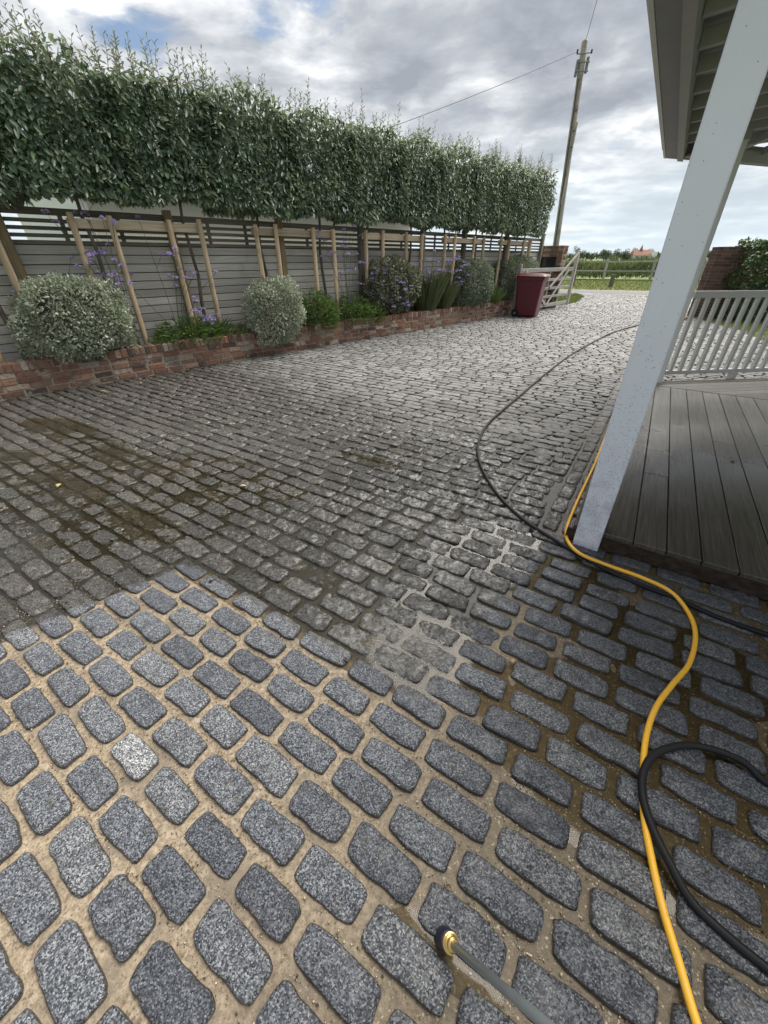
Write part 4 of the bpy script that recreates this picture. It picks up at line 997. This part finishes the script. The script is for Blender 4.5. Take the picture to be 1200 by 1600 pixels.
def zed(p, r, extra=0.0): return .013 + r + extra
m = MB().tube(smooth_path([(p[0], p[1], zed(p, r1, .012 if 31 <= i <= 38 else 0.0)) for i, p in enumerate(bk)]), r1, 10)
single('black_hose', m, M_BLACK, 'long black hose snaking down the drive and looping at the lower right', 'hose', (1.0, 2.5, .02), True)
ye = [(8.5, 12.1), (7.691, 11.119), (6.65, 9.92), (5.25, 8.05), (3.95, 6.3), (2.923, 4.777), (2.446, 4.014), (1.969, 3.25), (1.704, 2.826), (1.429, 2.413), (1.246, 2.134), (1.115, 1.918), (1.057, 1.772), (1.079, 1.657), (1.189, 1.557), (1.31, 1.468), (1.397, 1.369), (1.415, 1.254), (1.364, 1.125), (1.244, 0.981), (1.11, 0.882), (0.996, 0.793), (0.903, 0.691), (0.825, 0.572), (0.77, 0.47), (0.734, 0.368), (0.707, 0.274), (0.69, 0.183), (0.673, 0.092), (.66, -.05), (.66, -.3)]
r2 = .0098
m = MB().tube(smooth_path([(p[0], p[1], zed(p, r2, .016 if 12 <= i <= 16 else 0)) for i, p in enumerate(ye)]), r2, 10)
single('yellow_hose', m, M_YELLOW, 'yellow hose curving round the post foot to the lower right', 'hose', (1.1, 1.5, .02), True)
la, lb_ = Vector((.148, .212, .048)), Vector((.246, .066, .42)); ax = (lb_ - la).normalized()
lance = thing('pressure_washer_lance', 'grey steel washer lance with brass and dark blue nozzle at bottom centre', 'lance', tuple(la))
part('tube', MB().tube([la + ax * .035, lb_ + ax * .35], .0085, 14), M_STEEL, lance, True)
part('nozzle_guard', MB().lathe([(.013, -.024), (.0195, -.022), (.0212, -.008), (.0212, .014), (.018, .020)], la, ax, 20), M_PURPLE, lance, True)
part('brass_collar', MB().lathe([(.0185, .020), (.0195, .022), (.0195, .030), (.0165, .031), (.0165, .035), (.0135, .037), (.0135, .047), (.010, .050)], la, ax, 20), M_BRASS, lance)


# ================================================================== wheelie bin
def bin_obj():
    ang = math.atan2(-0.50, 0.80)                    # from the wheels towards the front of the bin
    f = Vector((math.cos(ang), math.sin(ang), 0)); sd = Vector((-f.y, f.x, 0)); c = Vector((4.06, 12.33, 0))
    t_ = thing('wheelie_bin', 'maroon plastic wheelie bin standing on the drive by the gate', 'bin', tuple(c))
    def ring(z, lf, lb, hw, r=.04):
        pts = []
        for (x, y) in ((lf, hw), (-lb, hw), (-lb, -hw), (lf, -hw)):
            sx, sy = (1 if x > 0 else -1), (1 if y > 0 else -1); cor = [(x, y - sy * r), (x - sx * .3 * r, y - sy * .3 * r), (x - sx * r, y)]
            pts += cor if sx * sy > 0 else cor[::-1]
        return [c + f * px + sd * py + Vector((0, 0, z)) for px, py in pts]
    R_ = [ring(.02, .27, .26, .22), ring(.06, .285, .28, .235), ring(.90, .345, .345, .275), ring(.905, .37, .365, .30, .045), ring(.965, .372, .367, .302, .045), ring(.968, .34, .335, .27)]
    m = MB(); n = 12
    vs_ = [p for rr in R_ for p in rr]; fs = [(i * n + k, i * n + (k + 1) % n, (i + 1) * n + (k + 1) % n, (i + 1) * n + k) for i in range(len(R_) - 1) for k in range(n)]
    fs.append(tuple(range(n - 1, -1, -1))); fs.append(tuple((len(R_) - 1) * n + k for k in range(n)))
    m.add(vs_, fs); part('body', m, M_BIN, t_)
    L_ = [ring(.970, .405, .36, .318, .05), ring(.995, .41, .36, .322, .05), ring(1.035, .36, .34, .27, .05), ring(1.055, .24, .28, .17, .05)]
    m = MB(); vs_ = [p for rr in L_ for p in rr]; fs = [(i * n + k, i * n + (k + 1) % n, (i + 1) * n + (k + 1) % n, (i + 1) * n + k) for i in range(len(L_) - 1) for k in range(n)]
    fs.append(tuple(range(n - 1, -1, -1))); fs.append(tuple((len(L_) - 1) * n + k for k in range(n)))
    m.add(vs_, fs); lid = part('lid', m, M_BIN, t_)
    hm = MB().tube([c - f * .36 + sd * -.22 + Vector((0, 0, .96)), c - f * .44 + sd * -.22 + Vector((0, 0, .985)), c - f * .44 + sd * .22 + Vector((0, 0, .985)), c - f * .36 + sd * .22 + Vector((0, 0, .96))], .014, 8)
    part('handle', hm, M_BIN, t_)
    for sg in (-1, 1):
        wc = c - f * .27 + sd * (.245 * sg) + Vector((0, 0, .100))
        wh = part('wheel', MB().lathe([(.055, -.022), (.092, -.024), (.100, -.012), (.100, .012), (.092, .024), (.055, .022)], wc, sd, 20), M_BLACK, t_, False)
        part('hub', MB().lathe([(.03, -.03), (.03, .03)], wc, sd, 12), M_GREYBOX, wh)
bin_obj()

# ================================================================== gate
gate = thing('field_gate', 'open silvered timber bar gate standing against the wall behind the bin', 'gate', sw(13.3, -6.25, 0))
G0, G1, GO = 11.62, 15.22, -6.27
def gp(s_, z, o_=GO): return sw(s_, o_, z)
def gbar(name, a, b, wd, ht, up=(0, 0, 1)):
    a_, b_ = Vector(a), Vector(b); d = b_ - a_; me = MB().box((0, 0, 0), (d.length, wd, ht), 0, .006).mesh(name, M_GATE)
    pit = -math.asin(max(-1, min(1, d.z / d.length))); link(name, me, gate, tuple((a_ + b_) / 2), (0, pit, A45))
for z, h in ((.13, .105), (.37, .075), (.60, .075), (.83, .075), (1.10, .10)): gbar('rail', gp(G0, z), gp(G1, z), .030, h)
for nm, s_, z0, z1, wd in (('latch_stile', G0 - .03, .04, 1.26, .085), ('hanging_stile', G1 + .02, .04, 1.60, .10)):
    me = MB().box((0, 0, 0), (.085, wd, z1 - z0), 0, .008).mesh(nm, M_GATE); link(nm, me, gate, gp(s_, (z0 + z1) / 2), (0, 0, A45))
gbar('brace', gp(G1 - 1.65, .62, GO + .034), gp(G1 + .02, 1.55, GO + .034), .034, .075)
gbar('brace', gp(G0 + .3, 1.08, GO + .034), gp(G1 - 1.7, .14, GO + .034), .022, .07); gbar('brace', gp(G1 - 1.65, .14, GO + .032), gp(G1 - .5, 1.08, GO + .032), .022, .07)
for s_ in (G0 + 1.2, G1 - 1.66, G1 - .8):
    me = MB().box((0, 0, 0), (.07, .022, 1.05), 0, .004).mesh('upright', M_GATE); link('upright', me, gate, gp(s_, .62, GO - .028), (0, 0, A45))

# ================================================================== brick piers
def brick_box(t_, c0, ex, ey, w_, d_, h, var, hole=None):
    """pier with a front of width w_ along ex and depth d_ along ey, c0 = front left corner"""
    ex, ey = np.array(ex), np.array(ey); az = math.atan2(ex[1], ex[0]); rows = int(h / .075)
    P = lambda x, y, z: (c0[0] + ex[0] * x + ey[0] * y, c0[1] + ex[1] * x + ey[1] * y, z)
    for r_ in range(rows):
        z = .0375 + r_ * .075; top = r_ >= rows - 1; half = r_ % 2
        def run(L, put):
            x = 0.0; first = True
            while x < L - .02:
                l = .112 if (first and half) or top else .225
                l = min(l, L - x)
                if L - x - l < .05: l = L - x
                put(x, l); x += l; first = False
        def front(x, l):
            if hole and hole[2] < z < hole[3]:
                a0, a1 = x, x + l
                for (b0, b1) in ((a0, min(a1, hole[0])), (max(a0, hole[1]), a1)):
                    if b1 - b0 > .03: lay(t_, 'brick', P((b0 + b1) / 2, .05, z), (b1 - b0 - .010, .102, .065), az, var, .002)
            else: lay(t_, 'brick', P(x + l / 2, .05, z), (l - .010, .102, .065), az, var, .002)
        run(w_, front)
        half = 1 - half
        for xs in (.05, w_ - .05):
            run(d_ - .104, lambda x, l: lay(t_, 'brick', P(xs, .104 + x + l / 2, z), (.102, l - .010, .065), az, var, .002))
        for q in (0,): pass
    return P, az
pier = thing('letterbox_pier', 'brick gate pier with a black letterbox opening behind the gate', 'pier', sw(14.42, -6.72, 0))
c0 = sw(14.25, -7.09)[:2]; ex, ey = WN, WD
P, az = brick_box(pier, c0, ex, ey, .75, .34, 1.74, BV, (.055, .565, 1.13, 1.46))
mc = MB()
mc.box(P(.375, .17, .55), (.725, .315, 1.1), az); mc.box(P(.375, .17, 1.60), (.725, .315, .25), az); mc.box(P(.66, .17, 1.29), (.16, .315, .4), az); mc.box(P(.375, .27, 1.29), (.725, .11, .4), az); mc.box(P(.03, .17, 1.29), (.035, .315, .4), az)
part('mortar', mc, M_MORTAR, pier)
lbx = part('letterbox', MB().box(P(.31, .15, 1.295), (.505, .13, .325), az, .006), M_BOXIN, pier)
part('letterbox_flap', MB().box(P(.31, .076, 1.33), (.44, .012, .06), az, .003), M_BOXIN, lbx)
rp = thing('brick_pier', 'dark brick pier by the lawn, half covered by the ivy hedge', 'pier', (9.5, 12.4, 0))
ra = R(-8); exr = (math.cos(ra), math.sin(ra)); eyr = (-math.sin(ra), math.cos(ra))
P2, az2 = brick_box(rp, (8.75, 12.22), exr, eyr, 1.70, .34, 1.66, BVD)
part('mortar', MB().box(P2(.85, .17, .81), (1.675, .315, 1.62), az2), M_MORTAR, rp)

def hedge(name, label, c, half, rz, n, mat, lf, cat='hedge'):
    q = rng.uniform(-1, 1, (n, 3)); wts = np.array([half[1] * half[2], half[0] * half[2], half[0] * half[1]]); ax = rng.choice(3, n, p=wts / wts.sum())
    sg = np.where(rng.random(n) < .5, -1, 1); q[np.arange(n), ax] = sg * (1 - np.abs(rng.normal(0, .08, n)))
    P = q * np.array(half); rr = 1 - .14 * (np.abs(q) ** 4).sum(1) / 2; P[:, 2] *= rr; P[:, 0] *= rr
    P = P * (1 + .22 * vnoise(P * 2.6 + 33))[:, None]; N = q ** 5; N /= np.linalg.norm(N, axis=1, keepdims=True)
    cr, sr = math.cos(rz), math.sin(rz); T = lambda A: np.stack([A[:, 0] * cr - A[:, 1] * sr, A[:, 0] * sr + A[:, 1] * cr, A[:, 2]], 1)
    P, N = T(P) + np.array(c), T(N); D = N * .7 + rdir(n) * .7 + np.array([0, 0, -.2]); L = rng.uniform(.6, 1.3, n) * lf
    V, F = leaf_cloud(P, D, N * .8 + np.array([0, 0, .6]) + rdir(n) * .4, L, L * .6, .2, .1)
    base = (c[0], c[1], 0); t_ = thing(name, label, cat, base); stuff(link('foliage', np_mesh('foliage', V - np.array(base), F, mat), t_, base))
    st = MB()
    for k in range(30):
        x = rng.uniform(-1, 1); p0 = T(np.array([[x * half[0], 0, 0]]))[0]; p1 = T(np.array([[x * half[0] + rng.normal(0, .2), rng.normal(0, half[1] * .4), 0]]))[0]
        st.tube([(c[0] + p0[0], c[1] + p0[1], 0), (c[0] + p1[0], c[1] + p1[1], c[2] + half[2] * .7)], [.02, .008], 5)
    part('stems', st, M_BARK, t_)
hedge('ivy_hedge', 'dense green ivy hedge covering the right side of the dark brick pier', (10.95, 11.72, .93), (1.85, .50, .93), R(-8), 14000, M_IVY, .085)

# ================================================================== utility pole and wires
pole = thing('utility_pole', 'leaning timber utility pole with brackets and boxes beyond the pier', 'pole', (7.44, 20.0, 0))
def pl_at(z): f = z / 7.62; return (7.44 - .532 * f, 20.0, z)
part('shaft', MB().tube([pl_at(z) for z in (-.1, 1.8, 3.6, 5.4, 7.0, 7.60, 7.66)], [.135, .128, .120, .113, .106, .103, .08], 14), M_POLE, pole, True)
x6, _, _ = pl_at(7.0)
for dx, z, s_ in ((-.17, 6.98, (.075, .10, .42)), (.17, 7.06, (.075, .10, .40))):
    part('equipment_box', MB().box((x6 + dx + .0, 19.97, z), s_, 0, .01), M_GREYBOX, pole)
for z in (6.9, 7.12): part('bracket', MB().box((x6, 19.90, z), (.46, .03, .035), 0, .004), M_IRON, pole)
part('bracket', MB().tube([(x6 - .28, 19.9, 7.30), (x6 + .24, 19.9, 7.34)], .018, 8), M_IRON, pole)
for dx in (-.27, .22):
    part('insulator', MB().lathe([(.015, 0), (.03, .01), (.03, .05), (.018, .06), (.03, .07), (.028, .10)], (x6 + dx, 19.9, 7.31), (0, 0, 1), 10), M_WIRE, pole)
part('conduit', MB().tube([(pl_at(z)[0] - .10, 19.86, z) for z in (1.0, 3, 5, 6.7)], .022, 8), M_WIRE, pole)
part('conduit_cover', MB().box((pl_at(4.0)[0] - .02, 19.855, 4.4), (.05, .03, 2.4), 0, .004), M_POLE, pole)
for z in (4.9, 5.35, 5.9): part('step_bolt', MB().tube([(pl_at(z)[0] - .02, 19.75, z), (pl_at(z)[0], 19.95, z)], .018, 6), M_WIRE, pole)
def wire(label, a, b, sag, r=.007):
    a, b = Vector(a), Vector(b); pts = [a.lerp(b, k / 24) - Vector((0, 0, sag * 4 * (k / 24) * (1 - k / 24))) for k in range(25)]
    single('overhead_wire', MB().tube(pts, r, 6), M_WIRE, label, 'wire', tuple(a))
wire('thin overhead wire running left from the pole to behind the trees', (x6 - .27, 19.9, 7.36), (-5.3, 9.9, 2.1), .15)
wire('thin overhead wire rising from the pole top out of the picture', (pl_at(7.6)[0], 19.95, 7.62), (.9, 1.0, 6.7), .25)

# ================================================================== beyond the road
def rpost(name, p, sx, h, mat, label=None, cat=None, group=None, parent=None):
    m = MB().box((p[0], p[1], h / 2 - .06), (sx, sx, h + .12), R(-15), .012)
    if parent: return part(name, m, mat, parent)
    return single(name, m, mat, label, cat, (p[0], p[1], 0), False, group)
rpost('verge_bollard', (11.35, 27.0), .20, .62, M_SLAT, 'short timber bollard on the verge just right of the gate', 'bollard', 'timber bollards on the verge')
rpost('verge_bollard', (13.15, 26.0), .20, .62, M_SLAT, 'short timber bollard on the verge before the wire fence', 'bollard', 'timber bollards on the verge')
pf = thing('post_and_rail_fence', 'weathered post and rail fence across the verge beyond the road', 'fence', (17, 33.6, 0))
fp = [(6.6, 35.2), (9.9, 34.7), (13.1, 34.2), (16.35, 33.7), (19.55, 33.2), (22.8, 32.7), (26, 32.2), (29.2, 31.7)]
for p in fp: rpost('post', p, .15, 1.32, M_GATE, parent=pf)
for i in range(len(fp) - 1):
    for z, h in ((1.18, .09), (.62, .09)):
        a, b = fp[i], fp[i + 1]; part('rail', MB().bar((a[0], a[1] - .08, z + random.uniform(-.03, .03)), (b[0], b[1] - .08, z + random.uniform(-.03, .03)), .05, h), M_GATE, pf)

def blades(name, pts, h, mat, wd=.006, lean=.45, kind=True):
    n = len(pts); P = np.array(pts); ang = rng.uniform(0, 2 * math.pi, n)
    D = np.stack([np.cos(ang) * lean * rng.random(n), np.sin(ang) * lean * rng.random(n), np.ones(n)], 1); N = np.stack([-np.cos(ang), -np.sin(ang), np.full(n, .3)], 1)
    L = h * rng.uniform(.4, 1.15, n); V, F = leaf_cloud(P, D, N, L, wd * rng.uniform(.7, 1.5, n), .2, .15)
    return np_mesh(name, V, F, mat)
def scatter(poly, n, z):
    xs = np.array([p[0] for p in poly]); ys = np.array([p[1] for p in poly]); out = []
    while len(out) < n:
        x = rng.uniform(xs.min(), xs.max(), n); y = rng.uniform(ys.min(), ys.max(), n); k = inside(poly, x, y); out += list(zip(x[k], y[k], [z] * int(k.sum())))
    return out[:n]
def grass(name, label, poly, n, h, z, mat=M_GRASS, wd=.010):
    o = stuff(link(name, blades(name, scatter(poly, n, z), h, mat, wd))); return tag(o, label, 'grass')
V2 = lambda ps: [(p[0], p[1]) for p in ps]
grass('verge_grass', 'rough green grass on the verge across the road', V2([rd(-12, 2.6), rd(16, 2.6), rd(16, 15), rd(-12, 15)]), 26000, .10, -.02, M_GRASS, .020)
grass('lawn_grass', 'short lawn grass beside the drive at right', [(8.55, 12.2), (8.28, 9.8), (7.6, 8.3), (6.6, 6.75), (9.5, 5.5), (13.5, 11)], 16000, .05, -.03, M_GRASS, .010)
grass('corner_grass', 'patch of yellow-green grass between gate and road', [(6.30, 15.40), (7.32, 16.68), (8.74, 19.25), (8.98, 20.8), (6.4, 21.4), (5.0, 17.5)], 9000, .07, -.02, M_GRASS, .010)
# scrub, reeds and brambles behind the rail fence
def scrub(name, label, x0, x1, y0, y1, h, n, mat, lf):
    P = []; 
    x = rng.uniform(x0, x1, n); y = rng.uniform(y0, y1, n) - ((x - 17) * .15 if y1 < 100 else 0); top = h * (1 + 1.1 * n2(x, y, .35, 21) + .7 * n2(x, y, 1.1, 22)); z = top * rng.random(n) ** .6
    P = np.stack([x, y, z], 1); D = rdir(n) * .7 + np.array([0, 0, .9]); N = rdir(n); L = rng.uniform(.6, 1.4, n) * lf
    V, F = leaf_cloud(P, D, N, L, L * .22, .2, .1); tag(stuff(link(name, np_mesh(name, V, F, mat))), label, 'scrub')
scrub('bramble_scrub', 'dark bramble scrub and reeds behind the rail fence', 6, 32, 34.9, 38.5, .95, 16000, M_SCRUB, .34)
scrub('field_hedgerow', 'low hedgerow across the far field under the trees', 60, 260, 318, 322, 2.6, 6000, M_FAR, 1.6)
scrub('low_scrub', 'low dark undergrowth along the foot of the rail fence', 6, 32, 34.2, 35.4, .50, 4500, M_SCRUB, .22)
def far_tree(x, y, h, r, label):
    base = (x, y, -.09); t_ = thing('field_tree', label, 'tree', base, 'trees along the far field edge'); part('trunk', MB().tube([base, (x + .2, y, h * .35), (x + .1, y, h * .7)], [r * .09, r * .07, r * .03], 6), M_BARK, t_)
    n = 900; lob = rng.normal(size=(9, 3)) * np.array([r * .5, r * .5, h * .16]) + np.array([0, 0, h * .52]); k = rng.integers(0, 9, n); d = rdir(n) * (rng.random(n) ** .33)[:, None] * r * .55
    P = lob[k] + d; P[:, 2] = np.maximum(P[:, 2], h * .05 * rng.random(n)); L = rng.uniform(.10, .22, n) * r
    V, F = leaf_cloud(P, rdir(n), rdir(n) + np.array([0, 0, .8]), L, L * .7, .2, .1); stuff(link('crown', np_mesh('crown', V, F, M_FAR), t_, base))
FT = [(125.6, 300, 6.8, 3.2, 'round dark field tree just right of the gate post'), (133, 305, 4.8, 2.2, 'smaller field tree right of the round one'), (138, 308, 3.6, 2.2, 'low field bush left of the tree clump'), (142.5, 300, 6.0, 2.8, 'first tree of the clump left of the red roof'), (146.5, 306, 6.6, 3.0, 'second tree of the clump left of the red roof'), (151, 300, 7.0, 3.0, 'third tree of the clump left of the red roof'), (156.5, 302, 6.6, 3.4, 'tree standing against the red roof at left'),
      (169, 312, 6.8, 3.4, 'tree behind the red roof'), (176, 304, 6.2, 3.6, 'tree right of the red roof beside the white post'), (197, 306, 5.6, 3.4, 'far tree seen just right of the white post'), (204.5, 300, 6.5, 3.6, 'far tree left of the dark brick pier'), (211, 300, 6.0, 3.6, 'farthest right tree beside the dark brick pier'), (118, 312, 3.4, 2.6, 'low field bush behind the gate')]
for (x, y, h, r, lab) in FT: far_tree(x, y, h, r, lab)
hs = thing('red_roof_house', 'distant house with red tiled roof and small spire on the skyline', 'house', (165.5, 299, 0))
hx, hy = 165.5, 299.0
part('wall', MB().box((hx, hy, 1.5), (13, 6, 3.2)), M_RENDER, hs)
rfm = MB().add([(hx - 7, hy - 3.4, 3.0), (hx + 7, hy - 3.4, 3.0), (hx + 7, hy + 3.4, 3.0), (hx - 7, hy + 3.4, 3.0), (hx - 5.5, hy, 5.8), (hx + 5.5, hy, 5.8)], [(0, 1, 5, 4), (2, 3, 4, 5), (1, 2, 5), (3, 0, 4)])
rf = part('roof', rfm, M_ROOFT, hs)
part('spire', MB().lathe([(1.5, 4.4), (1.3, 6.4), (1.0, 7.2), (.25, 9.2), (.05, 10.0)], (hx - 1.0, hy, -1.4), (0, 0, 1), 8), M_ROOFT, hs)
part('gable', MB().box((hx + 6, hy - 3.2, 2.4), (3.6, 1.5, 4.6)), M_WHITE, hs)
for dx in (-4, -1, 2): part('window', MB().box((hx + dx, hy - 3.05, 1.7), (1.1, .12, 1.3)), M_BOXIN, hs)

# ================================================================== washed-up debris
nd = 900
dc = [(.42, 2.50, .30), (.62, 2.30, .22), (.30, 2.75, .30), (-.25, 1.55, .5), (-1.2, 1.7, .5), (.9, 1.95, .35), (-2.2, 2.0, .6), (.75, 2.6, .3)]
di = rng.integers(0, len(dc), nd); dx = np.array([dc[k][0] for k in di]) + rng.normal(0, 1, nd) * np.array([dc[k][2] for k in di]); dy = np.array([dc[k][1] for k in di]) + rng.normal(0, .6, nd) * np.array([dc[k][2] for k in di])
kk = ~in_deck(dx, dy, .06); dx, dy = dx[kk], dy[kk]; nd = len(dx); dz = zg(dx, dy) + .018
Ld = np.abs(rng.normal(0, .008, nd)) + .005
V, F = leaf_cloud(np.stack([dx, dy, dz], 1), rdir(nd) * np.array([1, 1, .25]), rdir(nd) * .5 + np.array([0, 0, 1.0]), Ld, Ld * .6, .4, .2)
M_DEB = material('washed_debris', lambda t: pbsdf(t, t.ramp(t.rnd(), [(0, (0.012, 0.010, 0.008)), (0.7, (0.04, 0.032, 0.022)), (1, (0.20, 0.15, 0.08))]), 0.5))
tag(stuff(link('washed_debris', np_mesh('washed_debris', V, F, M_DEB))), 'dark bits of moss and debris washed over the wet setts', 'debris')

# ================================================================== fallen leaves
def fleaf(x, y, z, L, rz, label, mat=M_DLEAF):
    V, F = leaf_cloud(np.array([[0, 0, 0.0]]), np.array([[math.cos(rz), math.sin(rz), .15]]), np.array([[0.1, .1, 1.0]]), np.array([L]), np.array([L * .55]), .25, .2)
    o = link('fallen_leaf', np_mesh('fallen_leaf', V, F, mat), None, (x, y, z)); tag(o, label, 'leaf', 'fallen leaves on drive and deck')
    sm_ = o.modifiers.new('thick', 'SOLIDIFY'); sm_.thickness = .0008
fleaf(2.60, 2.62, DZ + .006, .055, .8, 'curled brown leaf lying on the deck boards')
fleaf(-2.343, 2.419, .026, .06, 1.8, 'pale yellow leaf on wet setts at far left')
fleaf(-1.041, 2.429, .026, .055, .2, 'pale leaf on the setts right of the left puddle')
fleaf(-3.5, 4.80, .022, .07, .5, 'dry leaf on setts near the wall, left')
fleaf(-3.2, 5.2, .022, .06, 2.5, 'dry leaf on setts near the wall, right')
fleaf(.52, .98, .02, .028, 1.0, 'tiny orange leaf in the joint at lower right centre')
#MARK
